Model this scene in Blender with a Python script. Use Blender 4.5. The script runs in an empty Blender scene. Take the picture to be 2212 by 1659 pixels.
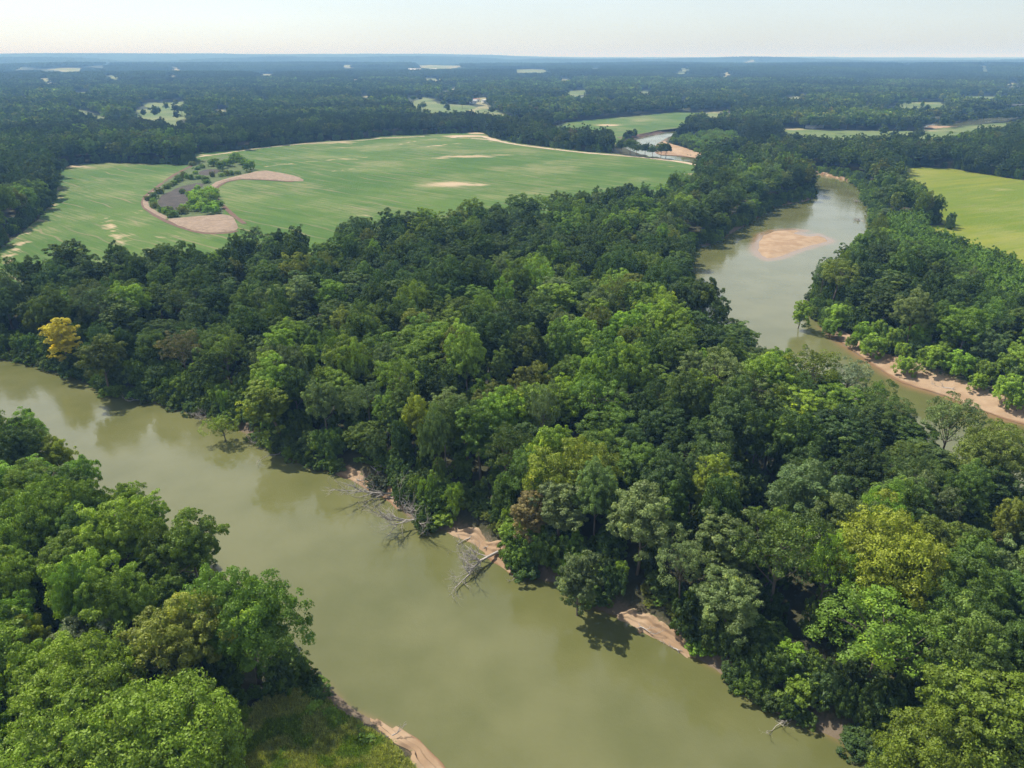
import bpy, math, random
import numpy as np
from mathutils import Vector, Matrix
from mathutils.geometry import delaunay_2d_cdt, tessellate_polygon

sc = bpy.context.scene
# ------------------------------------------------------------------ camera
CAM_H = 100.0
PITCH = math.atan((829.5 - 121.0) / 1580.0)
cam_d = bpy.data.cameras.new('camera')
cam_d.sensor_width = 36.0
cam_d.lens = 36.0 * 1580.0 / 2212.0
cam_d.clip_start = 0.5
cam_d.clip_end = 120000
cam = bpy.data.objects.new('camera', cam_d)
cam.location = (0, 0, CAM_H)
cam.rotation_euler = (math.radians(90) - PITCH, 0, 0)
sc.collection.objects.link(cam)
sc.camera = cam
# ------------------------------------------------------------------ light
SUN_ELEV, SUN_AZ = math.radians(53), math.atan2(0.58, -0.81)      # towards the sun: left and a little ahead
sdir = Vector((math.cos(SUN_ELEV) * math.cos(SUN_AZ), math.cos(SUN_ELEV) * math.sin(SUN_AZ), math.sin(SUN_ELEV)))
sun_d = bpy.data.lights.new('sun', 'SUN')
sun_d.energy = 5.0
sun_d.angle = math.radians(0.53)
sun_d.color = (1.0, 0.95, 0.87)
sun = bpy.data.objects.new('sun', sun_d)
sun.rotation_euler = sdir.to_track_quat('Z', 'Y').to_euler()
sun.location = (0, 0, 300)
sc.collection.objects.link(sun)
world = bpy.data.worlds.new('World')
sc.world = world
world.use_nodes = True
wn = world.node_tree
wn.nodes.clear()
sky = wn.nodes.new('ShaderNodeTexSky')
sky.sky_type = 'NISHITA'
sky.sun_disc = False
sky.sun_elevation = SUN_ELEV
sky.sun_rotation = math.pi / 2 - SUN_AZ
sky.altitude = 100
sky.air_density = 1.0
sky.dust_density = 0.6
sky.ozone_density = 1.0
bgn = wn.nodes.new('ShaderNodeBackground')
bgn.inputs[1].default_value = 0.05
# summer haze high up: a pale veil over the whole dome, whiter low down and towards the sun
tcw = wn.nodes.new('ShaderNodeTexCoord'); sep = wn.nodes.new('ShaderNodeSeparateXYZ'); wn.links.new(tcw.outputs['Generated'], sep.inputs[0])
hr = wn.nodes.new('ShaderNodeValToRGB'); wn.links.new(sep.outputs[2], hr.inputs[0])
hr.color_ramp.elements[0].position = 0.0; hr.color_ramp.elements[0].color = (.38, .45, .51, 1)
hr.color_ramp.elements[1].position = .85; hr.color_ramp.elements[1].color = (.08, .12, .18, 1)
e_ = hr.color_ramp.elements.new(.40); e_.color = (.82, .82, .84, 1)
dt = wn.nodes.new('ShaderNodeVectorMath'); dt.operation = 'DOT_PRODUCT'; wn.links.new(tcw.outputs['Generated'], dt.inputs[0]); dt.inputs[1].default_value = sdir
mr = wn.nodes.new('ShaderNodeMapRange'); wn.links.new(dt.outputs['Value'], mr.inputs[0]); mr.inputs[1].default_value = -.2; mr.inputs[2].default_value = 1.0; mr.inputs[3].default_value = .68; mr.inputs[4].default_value = 1.0
cn = wn.nodes.new('ShaderNodeTexNoise'); cn.inputs['Scale'].default_value = 3.0; cn.inputs['Detail'].default_value = 5
mpw = wn.nodes.new('ShaderNodeMapping'); mpw.inputs['Scale'].default_value = (1, 1, 5); wn.links.new(tcw.outputs['Generated'], mpw.inputs[0]); wn.links.new(mpw.outputs[0], cn.inputs['Vector'])
mr2 = wn.nodes.new('ShaderNodeMapRange'); wn.links.new(cn.outputs[0], mr2.inputs[0]); mr2.inputs[3].default_value = .86; mr2.inputs[4].default_value = 1.14
mm = wn.nodes.new('ShaderNodeMath'); mm.operation = 'MULTIPLY'; wn.links.new(mr.outputs[0], mm.inputs[0]); wn.links.new(mr2.outputs[0], mm.inputs[1])
veil = wn.nodes.new('ShaderNodeBackground'); wn.links.new(hr.outputs[0], veil.inputs[0]); wn.links.new(mm.outputs[0], veil.inputs[1])
ads = wn.nodes.new('ShaderNodeAddShader')
won = wn.nodes.new('ShaderNodeOutputWorld')
wn.links.new(sky.outputs[0], bgn.inputs[0])
wn.links.new(bgn.outputs[0], ads.inputs[0]); wn.links.new(veil.outputs[0], ads.inputs[1])
wn.links.new(ads.outputs[0], won.inputs[0])
sc.view_settings.view_transform = 'Standard'
sc.view_settings.look = 'None'
sc.view_settings.gamma = 1
sc.view_settings.use_curve_mapping = False
sc.view_settings.exposure = 0.32
sc.cycles.max_bounces = 6
sc.cycles.diffuse_bounces = 2
sc.cycles.glossy_bounces = 2
sc.cycles.transmission_bounces = 3
sc.cycles.volume_bounces = 0
sc.cycles.transparent_max_bounces = 8
sc.cycles.use_denoising = True
sc.cycles.denoiser = 'OPENIMAGEDENOISE'
sc.cycles.denoising_input_passes = 'RGB_ALBEDO_NORMAL'
sc.cycles.denoising_prefilter = 'NONE'
sc.cycles.sample_clamp_indirect = 2.0
sc.cycles.adaptive_threshold = 0.004
HAZE_DENSITY = 1.6e-4
HAZE_COLOR = (0.26, 0.54, 0.98)

# ------------------------------------------------------------------ plain numbers and small helpers
LAND = 3.0          # height of the flood plain above the river
CP, SP = math.cos(PITCH), math.sin(PITCH)
rng = np.random.default_rng(7)
random.seed(7)

def at(px, py, z=0.0):
    """the place on the level z that the photograph shows at (px, py), photo taken as 2212 wide"""
    a = (px - 1106.0) / 1580.0
    u = (829.5 - py) / 1580.0
    y = CP + u * SP
    zz = -SP + u * CP
    t = (CAM_H - z) / -zz
    return (a * t, y * t)
def proj(x, y, z):
    d = y * CP + (CAM_H - z) * SP
    u = y * SP - (CAM_H - z) * CP
    return 1106 + 1580 * x / d, 829.5 - 1580 * u / d
def Z1(x, y): return (.358 * x, 72 + .358 * y)
def Z2(x, y): return (720 + .358 * x, 72 + .358 * y)
def Z3(x, y): return (1420 + .358 * x, 72 + .358 * y)
def Z4(x, y): return (1440 + .349 * x, 432 + .349 * y)
def Z5(x, y): return (648 + .3255 * x, 936 + .3255 * y)
def Z6(x, y): return (.479 * x, 864 + .479 * y)
def Z7(x, y): return (1224 + .4466 * x, 936 + .4466 * y)
def W(pts): return [at(x, y, 0.0) for x, y in pts]
def G(pts, z=LAND): return [at(x, y, z) for x, y in pts]
def T(pts, z=21.0): return [at(x, y, z) for x, y in pts]

def hash2(ix, iy, s):
    h = (ix.astype(np.int64) * 374761393 + iy.astype(np.int64) * 668265263 + s * 1442695041) & 0xffffffff
    h = ((h ^ (h >> 13)) * 1274126177) & 0xffffffff
    return ((h ^ (h >> 16)) & 0xffff) / 65535.0
def vnoise(x, y, s=0):
    x = np.asarray(x, float); y = np.asarray(y, float)
    ix = np.floor(x); iy = np.floor(y); fx = x - ix; fy = y - iy
    fx = fx * fx * (3 - 2 * fx); fy = fy * fy * (3 - 2 * fy)
    a = hash2(ix, iy, s); b = hash2(ix + 1, iy, s); c = hash2(ix, iy + 1, s); d = hash2(ix + 1, iy + 1, s)
    return (a * (1 - fx) + b * fx) * (1 - fy) + (c * (1 - fx) + d * fx) * fy
def fnoise(x, y, s=0, o=3):
    r = 0; a = 0.5; t = 0
    for k in range(o):
        r = r + a * vnoise(np.asarray(x) * 2 ** k, np.asarray(y) * 2 ** k, s + k); t += a; a *= 0.5
    return r / t
def smooth(a, b, x):
    t = np.clip((x - a) / (b - a), 0, 1)
    return t * t * (3 - 2 * t)

def sdf(poly, x, y):
    """signed distance, positive inside"""
    P = np.asarray(poly, float); x = np.asarray(x, float).ravel(); y = np.asarray(y, float).ravel()
    best = np.full(x.shape, 1e18); ins = np.zeros(x.shape, bool)
    n = len(P)
    for i in range(n):
        ax, ay = P[i]; bx, by = P[(i + 1) % n]
        ex, ey = bx - ax, by - ay
        wx, wy = x - ax, y - ay
        t = np.clip((wx * ex + wy * ey) / (ex * ex + ey * ey + 1e-12), 0, 1)
        dx, dy = wx - ex * t, wy - ey * t
        best = np.minimum(best, dx * dx + dy * dy)
        c = ((ay > y) != (by > y))
        with np.errstate(divide='ignore', invalid='ignore'):
            xi = ax + (y - ay) / (by - ay + 1e-30) * ex
        ins ^= c & (x < xi)
    d = np.sqrt(best)
    return np.where(ins, d, -d)
def smooth_poly(P, n=2):
    P = [tuple(p) for p in P]
    for _ in range(n):
        Q = []
        for i in range(len(P)):
            a = P[i]; b = P[(i + 1) % len(P)]
            Q.append((a[0] * .75 + b[0] * .25, a[1] * .75 + b[1] * .25))
            Q.append((a[0] * .25 + b[0] * .75, a[1] * .25 + b[1] * .75))
        P = Q
    return P

# ------------------------------------------------------------------ the river
river_a = W([(-1200, 560), (-500, 680), (-200, 745), (0, 775), (60, 783), (120, 800), (200, 830), (235, 852), (320, 865), (400, 885),
             (470, 910), (520, 930), (560, 955), (620, 985), (680, 1010), (740, 1022), (800, 1050), (860, 1082), (885, 1118),
             (915, 1142), (960, 1142), (1010, 1165), (1060, 1197), (1110, 1235), (1160, 1250), (1215, 1264), (1245, 1297),
             (1300, 1322), (1350, 1337), (1420, 1378), (1490, 1413), (1560, 1462), (1650, 1512), (1690, 1545), (1760, 1572),
             (1850, 1622), (1920, 1662), (2150, 1790), (2700, 2050), (2300, 2700), (1300, 2500), (1060, 1900),
             (945, 1665), (905, 1618), (855, 1580), (800, 1552), (762, 1530), (735, 1505), (705, 1478), (655, 1430),
             (600, 1392), (540, 1330), (480, 1256), (415, 1200), (330, 1145), (200, 1072), (100, 1003), (0, 938), (-200, 850), (-500, 770), (-1200, 640)])
river_b = W([(1350, 308), (1385, 297), (1430, 287), (1475, 276), (1478, 281), (1455, 292), (1424, 305), (1413, 315), (1428, 325), (1455, 333),
             (1495, 340), (1520, 345), (1600, 356), (1690, 366), Z3(880, 835), Z3(1000, 852), Z3(1130, 882), Z3(1190, 902),
             Z3(1245, 930), Z3(1270, 965), Z3(1262, 1030), Z3(1300, 1080), Z3(1318, 1115), Z3(1318, 1200), (1885, 512), (1850, 548), (1800, 590),
             (1762, 625), (1740, 655), (1745, 677), (1772, 690), (1784, 710), (1803, 731), (1840, 762), (1876, 782), (1922, 813), (1963, 834), (2047, 858),
             (2138, 897), (2212, 916), (2400, 985), (2900, 1180), (3100, 1500), (2700, 1330), (2400, 1185), (2212, 1108), (2090, 1052), (1980, 992),
             (1880, 932), (1800, 886), (1720, 838), (1620, 780), (1540, 722), (1505, 672), (1492, 620), (1487, 575), (1491, 540), (1506, 534), (1542, 528),
             (1574, 507), (1599, 494), (1642, 468), (1678, 444), (1724, 437), (1758, 427), (1764, 420), (1750, 405), (1715, 385), (1600, 369),
             (1520, 357), (1450, 348), (1395, 338), (1358, 325), (1342, 314)])
river_c = W([Z3(1590, 575), Z3(1640, 548), Z3(1800, 538), Z3(1900, 520), Z3(2050, 495), Z3(2212, 468), Z3(2500, 430), Z3(2500, 450),
             Z3(2212, 492), Z3(2060, 535), Z3(1880, 553), Z3(1830, 565), Z3(1680, 580)])
river_a = smooth_poly(river_a, 1); river_b = smooth_poly(river_b, 1)
RIVERS = [river_a, river_b, river_c]
def river_sdf(x, y):
    r = None
    for P in RIVERS:
        d = sdf(P, x, y)
        r = d if r is None else np.maximum(r, d)
    # ragged water's edge
    x = np.asarray(x).ravel(); y = np.asarray(y).ravel()
    return r + 1.6 * (fnoise(x / 9, y / 9, 3) - .5)
# sand: polygon with the land side first guessed from the picture
bar_b = W([(1784, 708), (1803, 729), (1876, 781), (1922, 812), (1963, 833), (2047, 856), (2138, 896), (2212, 915), (2400, 985),
           (2500, 960), (2300, 880), (2212, 878), (2130, 850), (2060, 822), (1990, 802), (1930, 782), (1890, 765), (1850, 740), (1815, 715)])
bar_far = W([Z2(2000, 650), Z2(1960, 672), Z2(1920, 690), Z2(1960, 735), Z2(2030, 738), Z2(2110, 742), Z2(2240, 762), Z2(2240, 735), Z2(2180, 728),
             Z2(2120, 708), Z2(2060, 690), Z2(2010, 672)])
island = W([(1628, 540), (1630, 524), (1640, 508), (1665, 498), (1690, 496), (1718, 496), (1744, 498), (1724, 504), (1746, 509), (1768, 506), (1790, 515), (1798, 522), (1770, 530),
            (1745, 536), (1720, 545), (1700, 553), (1680, 559), (1655, 561), (1638, 553)])
def ctr(P): return tuple(np.mean(np.asarray(P), 0))

def hills(x, y):
    r = np.hypot(x, y)
    az = np.arctan2(x, y)
    end = 6700 + 2200 * (fnoise(az * 6 + 9, az * 0, 19, 2) - .5)
    h = smooth(2300, 4200, r) * (1 - smooth(end, end + 450, r)) * (46 * fnoise(x / 1500, y / 1100, 11, 3) - 8)
    h = h + smooth(4300, 5600, r) * (1 - smooth(end, end + 450, r)) * 12
    left = smooth(0.12, -0.5, az)
    cmid = np.exp(-((az + 0.11) / 0.13) ** 2)
    h = h + smooth(8800, 9700, r) * (1 - smooth(10000, 10800, r)) * (70 + 40 * cmid) * fnoise(az * 7, r * 0 + 2, 5, 3) * 1.2
    h = h + smooth(11200, 13600, r) * (30 + 120 * left + 70 * cmid + 75 * (fnoise(az * 14, r / 4000, 23, 3) - .5))
    return 127 * np.tanh(np.maximum(h, 0) / 127)
def bank_width(x, y):
    x = np.asarray(x).ravel(); y = np.asarray(y).ravel()
    w = np.full(x.shape, 5.0) + 2.5 * fnoise(x / 25, y / 25, 41)
    w = w + 9 * smooth(-14, 2, sdf(bar_b, x, y)) + 16 * smooth(-25, 2, sdf(bar_far, x, y))
    return w
def ground(x, y, d=None):
    x = np.asarray(x, float).ravel(); y = np.asarray(y, float).ravel()
    near = np.hypot(x, y) < 3200
    if d is None:
        d = np.full(x.shape, -1e3)
        if near.any(): d[near] = river_sdf(x[near], y[near])
    h = LAND + hills(x, y) + .35 * (fnoise(x / 14, y / 14, 2) - .5)
    if near.any():
        w = np.full(x.shape, 6.0); w[near] = bank_width(x[near], y[near])
        k = smooth(0, 1, np.clip(-d / w, 0, 1))
        k = np.where(d > 0, 0, k)
        under = -2.2 * smooth(0, 5, d)
        h = np.where(d > -w, h * k + under * (d > 0), h)
    return h

# ------------------------------------------------------------------ materials
def mat(name):
    m = bpy.data.materials.new(name); m.use_nodes = True
    nt = m.node_tree; nt.nodes.clear()
    return m, nt
def N(nt, t, **kw):
    n = nt.nodes.new('ShaderNode' + t)
    for k, v in kw.items():
        if k.startswith('i_'):
            n.inputs[int(k[2:]) if k[2:].isdigit() else k[2:]].default_value = v
        else: setattr(n, k, v)
    return n
def mixc(nt, a, b, f, blend='MIX'):
    n = nt.nodes.new('ShaderNodeMix'); n.data_type = 'RGBA'; n.blend_type = blend
    for s, v in ((n.inputs[0], f), (n.inputs[6], a), (n.inputs[7], b)):
        if isinstance(v, (int, float)): s.default_value = v
        elif isinstance(v, tuple): s.default_value = (*v, 1)
        else: nt.links.new(v, s)
    return n.outputs[2]
def math_(nt, op, a, b=0.0, c=0.0):
    n = nt.nodes.new('ShaderNodeMath'); n.operation = op
    for s, v in zip(n.inputs, (a, b, c)):
        if isinstance(v, (int, float)): s.default_value = v
        else: nt.links.new(v, s)
    return n.outputs[0]
def ramp(nt, f, lo, hi):
    n = nt.nodes.new('ShaderNodeMapRange'); n.interpolation_type = 'SMOOTHSTEP'
    nt.links.new(f, n.inputs[0]); n.inputs[1].default_value = lo; n.inputs[2].default_value = hi
    return n.outputs[0]
def noise(nt, vec, scale, detail=4, rough=.55, stretch=None, rot=0):
    n = nt.nodes.new('ShaderNodeTexNoise')
    n.inputs['Scale'].default_value = scale; n.inputs['Detail'].default_value = detail; n.inputs['Roughness'].default_value = rough
    if stretch:
        mp = nt.nodes.new('ShaderNodeMapping'); mp.inputs['Scale'].default_value = stretch; mp.inputs['Rotation'].default_value = (0, 0, rot)
        # rotate first, then stretch: two mappings
        m2 = nt.nodes.new('ShaderNodeMapping'); m2.inputs['Rotation'].default_value = (0, 0, rot); mp.inputs['Rotation'].default_value = (0, 0, 0)
        nt.links.new(vec, m2.inputs[0]); nt.links.new(m2.outputs[0], mp.inputs[0]); vec = mp.outputs[0]
    nt.links.new(vec, n.inputs['Vector'])
    return n.outputs[0]
def attr(nt, name, typ='GEOMETRY'):
    n = nt.nodes.new('ShaderNodeAttribute'); n.attribute_name = name; n.attribute_type = typ
    return n
def finish(nt, color, rough=.9, bump=None, bstr=.4, bdist=.1, spec=.2, extra=None):
    p = nt.nodes.new('ShaderNodeBsdfPrincipled')
    if isinstance(color, tuple): p.inputs['Base Color'].default_value = (*color, 1)
    else: nt.links.new(color, p.inputs['Base Color'])
    if isinstance(rough, (int, float)): p.inputs['Roughness'].default_value = rough
    else: nt.links.new(rough, p.inputs['Roughness'])
    p.inputs['Specular IOR Level'].default_value = spec
    if bump is not None:
        b = nt.nodes.new('ShaderNodeBump'); b.inputs['Strength'].default_value = bstr; b.inputs['Distance'].default_value = bdist
        nt.links.new(bump, b.inputs['Height']); nt.links.new(b.outputs[0], p.inputs['Normal'])
    o = nt.nodes.new('ShaderNodeOutputMaterial'); nt.links.new(p.outputs[0], o.inputs[0])
    return p

def leaf_material(name, translucent=.21, rough=.55):
    m, nt = mat(name)
    ti = attr(nt, 'tint', 'INSTANCER'); va = attr(nt, 'var')
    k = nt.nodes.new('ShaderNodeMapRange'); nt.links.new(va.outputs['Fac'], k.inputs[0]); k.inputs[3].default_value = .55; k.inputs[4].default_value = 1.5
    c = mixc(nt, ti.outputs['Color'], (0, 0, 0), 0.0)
    vm = nt.nodes.new('ShaderNodeVectorMath'); vm.operation = 'SCALE'
    nt.links.new(c, vm.inputs[0]); nt.links.new(k.outputs[0], vm.inputs['Scale'])
    # the odd yellowish spray among the leaves
    yel = ramp(nt, va.outputs['Fac'], .86, 1.0)
    col = mixc(nt, vm.outputs[0], mixc(nt, vm.outputs[0], (1.3, 1.1, .6), 1.0, 'MULTIPLY'), yel)
    d = nt.nodes.new('ShaderNodeBsdfDiffuse'); nt.links.new(col, d.inputs[0])
    t = nt.nodes.new('ShaderNodeBsdfTranslucent')
    tc = mixc(nt, col, (1.25, 1.45, .5), 1.0, 'MULTIPLY'); nt.links.new(tc, t.inputs[0])
    g = nt.nodes.new('ShaderNodeBsdfGlossy'); g.inputs['Roughness'].default_value = rough; g.inputs[0].default_value = (.9, .95, 1, 1)
    m1 = nt.nodes.new('ShaderNodeMixShader'); m1.inputs[0].default_value = translucent
    nt.links.new(d.outputs[0], m1.inputs[1]); nt.links.new(t.outputs[0], m1.inputs[2])
    m2 = nt.nodes.new('ShaderNodeMixShader'); m2.inputs[0].default_value = .018
    nt.links.new(m1.outputs[0], m2.inputs[1]); nt.links.new(g.outputs[0], m2.inputs[2])
    o = nt.nodes.new('ShaderNodeOutputMaterial'); nt.links.new(m2.outputs[0], o.inputs[0])
    return m
M_leaf = leaf_material('leaf')
def bark_mat(name, col):
    m, nt = mat(name)
    g = nt.nodes.new('ShaderNodeTexCoord')
    n = noise(nt, g.outputs['Object'], 2.0, 5, .6, (1, 1, .3))
    finish(nt, mixc(nt, tuple(c * .6 for c in col), tuple(min(1, c * 1.35) for c in col), n), .9, n, .6, .05)
    return m
M_bark = bark_mat('bark', (.17, .14, .105))
M_dead = bark_mat('dead_wood', (.42, .38, .335))

def world_pos(nt): return nt.nodes.new('ShaderNodeNewGeometry').outputs['Position']

def soil_mat():
    m, nt = mat('flood_plain_soil'); p = world_pos(nt)
    big = noise(nt, p, .012, 5); mid = noise(nt, p, .22, 5, .65); fine = noise(nt, p, 1.6, 4, .6)
    forest = mixc(nt, (.030, .034, .016), (.075, .072, .034), mid)
    forest = mixc(nt, forest, (.13, .105, .065), ramp(nt, fine, .62, .75))
    far = mixc(nt, (.028, .046, .022), (.055, .075, .032), noise(nt, p, .06, 6, .7))
    gd = attr(nt, 'far').outputs['Fac']
    base = mixc(nt, forest, far, gd)
    wet = attr(nt, 'edge').outputs['Fac']          # 0 at the top of the bank, 1 at the water line
    bank = mixc(nt, (.11, .085, .055), (.22, .17, .115), mid)
    sandy = mixc(nt, base, bank, ramp(nt, math_(nt, 'ADD', wet, math_(nt, 'MULTIPLY', math_(nt, 'SUBTRACT', fine, .5), .5)), .45, .8))
    finish(nt, sandy, .95, fine, .5, .3)
    return m
def field_mat(name, green, green2, bare, rowrot=0.0, rowscale=.12, base_bare=.0):
    m, nt = mat(name); p = world_pos(nt)
    big = noise(nt, p, .007, 4, .6)
    st = noise(nt, p, 1.0, 5, .62, (.012, .11, .1), rowrot)
    st2 = noise(nt, p, 1.0, 5, .7, (.035, .5, .1), rowrot)
    fine = noise(nt, p, .9, 4, .7)
    dry = ramp(nt, math_(nt, 'ADD', math_(nt, 'MULTIPLY', noise(nt, p, .011, 4, .6), .55), math_(nt, 'MULTIPLY', st2, .45)), .47, .64)
    g = mixc(nt, green, green2, ramp(nt, math_(nt, 'ADD', math_(nt, 'MULTIPLY', big, .5), math_(nt, 'MULTIPLY', st, .5)), .42, .58))
    g = mixc(nt, g, tuple(c * .72 for c in green), math_(nt, 'MULTIPLY', ramp(nt, st2, .45, .75), .55))
    g = mixc(nt, g, tuple(a * .45 + b * .75 for a, b in zip(green2, bare)), math_(nt, 'MULTIPLY', dry, .42))
    mt = nt.nodes.new('ShaderNodeMapping'); mt.inputs['Rotation'].default_value = (0, 0, rowrot); nt.links.new(p, mt.inputs[0])
    sx = nt.nodes.new('ShaderNodeSeparateXYZ'); nt.links.new(mt.outputs[0], sx.inputs[0])
    wv_ = math_(nt, 'SINE', math_(nt, 'ADD', math_(nt, 'MULTIPLY', sx.outputs[1], .38), math_(nt, 'MULTIPLY', noise(nt, p, .006, 3), 22.0)))
    ln = math_(nt, 'MULTIPLY', ramp(nt, wv_, .90, 1.0), math_(nt, 'MULTIPLY', ramp(nt, noise(nt, p, .015, 3), .42, .62), .5))
    g = mixc(nt, g, tuple(b * .62 for b in bare), ln)
    ba = attr(nt, 'bare').outputs['Fac']
    thr = math_(nt, 'ADD', math_(nt, 'ADD', ba, base_bare), math_(nt, 'MULTIPLY', math_(nt, 'SUBTRACT', math_(nt, 'ADD', math_(nt, 'MULTIPLY', st2, .6), math_(nt, 'MULTIPLY', st, .4)), .5), 1.9))
    bm = ramp(nt, thr, .35, .95)
    bcol = mixc(nt, bare, tuple(c * 1.35 for c in bare), fine)
    c = mixc(nt, g, bcol, math_(nt, 'MULTIPLY', bm, .85))
    c = mixc(nt, c, mixc(nt, c, (.7, .72, .65), 1.0, 'MULTIPLY'), ramp(nt, fine, .5, .7))
    finish(nt, c, .95, fine, .5, .25)
    return m
def sand_mat(name, dry=(.38, .27, .17), wetc=(.24, .145, .080), rowrot=0):
    m, nt = mat(name); p = world_pos(nt)
    st = noise(nt, p, 1.0, 5, .6, (.1, .9, 2.5), rowrot); fine = noise(nt, p, 3.0, 5, .65); big = noise(nt, p, .12, 4)
    c = mixc(nt, tuple(v * .82 for v in dry), tuple(v * 1.15 for v in dry), st)
    c = mixc(nt, c, tuple(v * m for v, m in zip(dry, (.74, .68, .62))), math_(nt, 'MULTIPLY', ramp(nt, big, .42, .6), .75))
    c = mixc(nt, c, tuple(v * 1.3 for v in dry), math_(nt, 'MULTIPLY', ramp(nt, noise(nt, p, .3, 5, .7), .55, .72), .5))
    we = attr(nt, 'edge').outputs['Fac']
    k = ramp(nt, math_(nt, 'ADD', we, math_(nt, 'MULTIPLY', math_(nt, 'SUBTRACT', big, .5), .35)), .62, .9)
    c = mixc(nt, c, wetc, k)
    gr = attr(nt, 'grass').outputs['Fac']
    gk = ramp(nt, math_(nt, 'ADD', gr, math_(nt, 'MULTIPLY', math_(nt, 'SUBTRACT', noise(nt, p, .9, 5, .7), .5), 1.4)), .45, .6)
    c = mixc(nt, c, (.10, .14, .04), gk)
    finish(nt, c, .9, fine, .6, .08)
    return m
def plain_mat(name, a, b, scale=.5, rough=.9, bdist=.1):
    m, nt = mat(name); p = world_pos(nt)
    n = noise(nt, p, scale, 5, .65)
    finish(nt, mixc(nt, a, b, ramp(nt, n, .3, .7)), rough, noise(nt, p, scale * 5, 3), .5, bdist)
    return m
def water_mat():
    m, nt = mat('river_water'); p = world_pos(nt)
    big = noise(nt, p, .018, 4, .55, (1, 1, 1)); b2 = noise(nt, p, .09, 4, .5)
    c = mixc(nt, (.110, .116, .037), (.153, .154, .060), ramp(nt, math_(nt, 'ADD', math_(nt, 'MULTIPLY', big, .7), math_(nt, 'MULTIPLY', b2, .3)), .36, .64))
    sh = attr(nt, 'shallow').outputs['Fac']
    k = math_(nt, 'MULTIPLY', ramp(nt, math_(nt, 'ADD', sh, math_(nt, 'MULTIPLY', math_(nt, 'SUBTRACT', b2, .5), .5)), .30, .95), .85)
    c = mixc(nt, c, (.27, .165, .085), k)
    pr = finish(nt, c, .1, None, spec=.5)
    pr.inputs['IOR'].default_value = 1.5
    w1 = noise(nt, p, .9, 3, .5); w2 = noise(nt, p, .16, 3, .5)
    # calm and rippled patches on the river
    calm = ramp(nt, noise(nt, p, .03, 3), .35, .65)
    rr = nt.nodes.new('ShaderNodeMapRange'); nt.links.new(calm, rr.inputs[0]); rr.inputs[3].default_value = .07; rr.inputs[4].default_value = .17
    nt.links.new(rr.outputs[0], pr.inputs['Roughness'])
    h = math_(nt, 'ADD', math_(nt, 'MULTIPLY', w1, .35), w2)
    b = nt.nodes.new('ShaderNodeBump'); b.inputs['Strength'].default_value = .18; b.inputs['Distance'].default_value = .25
    nt.links.new(h, b.inputs['Height']); nt.links.new(b.outputs[0], pr.inputs['Normal'])
    return m
M_soil = soil_mat(); M_water = water_mat(); M_sand = sand_mat('river_sand')

# ------------------------------------------------------------------ mesh helpers
COL = sc.collection
def props(o, label=None, cat=None, group=None, kind=None):
    if label: o['label'] = label
    if cat: o['category'] = cat
    if group: o['group'] = group
    if kind: o['kind'] = kind
    return o
def mesh_from(name, verts, faces, material=None, smooth_=False):
    me = bpy.data.meshes.new(name)
    verts = np.asarray(verts, np.float32); faces = np.asarray(faces)
    if faces.dtype != object and faces.ndim == 2:
        k = faces.shape[1]
        me.vertices.add(len(verts)); me.vertices.foreach_set('co', verts.ravel())
        me.loops.add(faces.size); me.loops.foreach_set('vertex_index', faces.ravel().astype(np.int32))
        me.polygons.add(len(faces)); me.polygons.foreach_set('loop_start', np.arange(0, faces.size, k, dtype=np.int32))
        me.update(calc_edges=True)
    else:
        me.from_pydata([tuple(v) for v in verts], [], [tuple(int(i) for i in f) for f in faces]); me.update()
    if material: me.materials.append(material)
    if smooth_: me.polygons.foreach_set('use_smooth', np.ones(len(me.polygons), bool))
    return me
def fattr(me, name, vals, dom='POINT'):
    a = me.attributes.new(name, 'FLOAT', dom); a.data.foreach_set('value', np.asarray(vals, np.float32))
def link(name, me, parent=None):
    o = bpy.data.objects.new(name, me); COL.objects.link(o)
    if parent: o.parent = parent
    return o
def empty(name, loc, rz=0.0, s=(1, 1, 1)):
    o = bpy.data.objects.new(name, None); COL.objects.link(o)
    o.location = loc; o.rotation_euler = (0, 0, rz); o.scale = s; o.empty_display_size = .5
    return o

def sheet(name, poly, z_off, spacing, material, ragged=0.0, zfun=None, attrs=None, rs=9):
    """a sheet with an exact outline and inner points, lying on the ground"""
    P = np.asarray(poly, float)
    out = []
    for i in range(len(P)):
        a = P[i]; b = P[(i + 1) % len(P)]
        n = max(1, int(np.hypot(*(b - a)) / spacing))
        for k in range(n): out.append(a + (b - a) * k / n)
    out = np.array(out)
    if ragged:
        out = out + ragged * (np.stack([fnoise(out[:, 0] / rs, out[:, 1] / rs, 5), fnoise(out[:, 0] / rs, out[:, 1] / rs, 9)], 1) - .5)
    lo = out.min(0); hi = out.max(0)
    gx, gy = np.meshgrid(np.arange(lo[0], hi[0], spacing), np.arange(lo[1], hi[1], spacing))
    gx = gx.ravel() + rng.uniform(-.2, .2, gx.size) * spacing; gy = gy.ravel() + rng.uniform(-.2, .2, gy.size) * spacing
    d = sdf(out, gx, gy); k = d > spacing * .5
    pts = np.concatenate([out, np.stack([gx[k], gy[k]], 1)])
    n = len(out)
    vs, es, fs, *_ = delaunay_2d_cdt([Vector(p) for p in pts], [(i, (i + 1) % n) for i in range(n)], [], 1, 1e-4)
    V = np.array([(v.x, v.y) for v in vs])
    z = (ground(V[:, 0], V[:, 1]) if zfun is None else zfun(V[:, 0], V[:, 1])) + z_off
    me = mesh_from(name, np.column_stack([V, z]), np.array([list(f) for f in fs if len(f) == 3]), material, True)
    if attrs:
        for k2, f in attrs.items(): fattr(me, k2, f(V[:, 0], V[:, 1], sdf(out, V[:, 0], V[:, 1])))
    return props(link(name, me), kind='structure')
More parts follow.
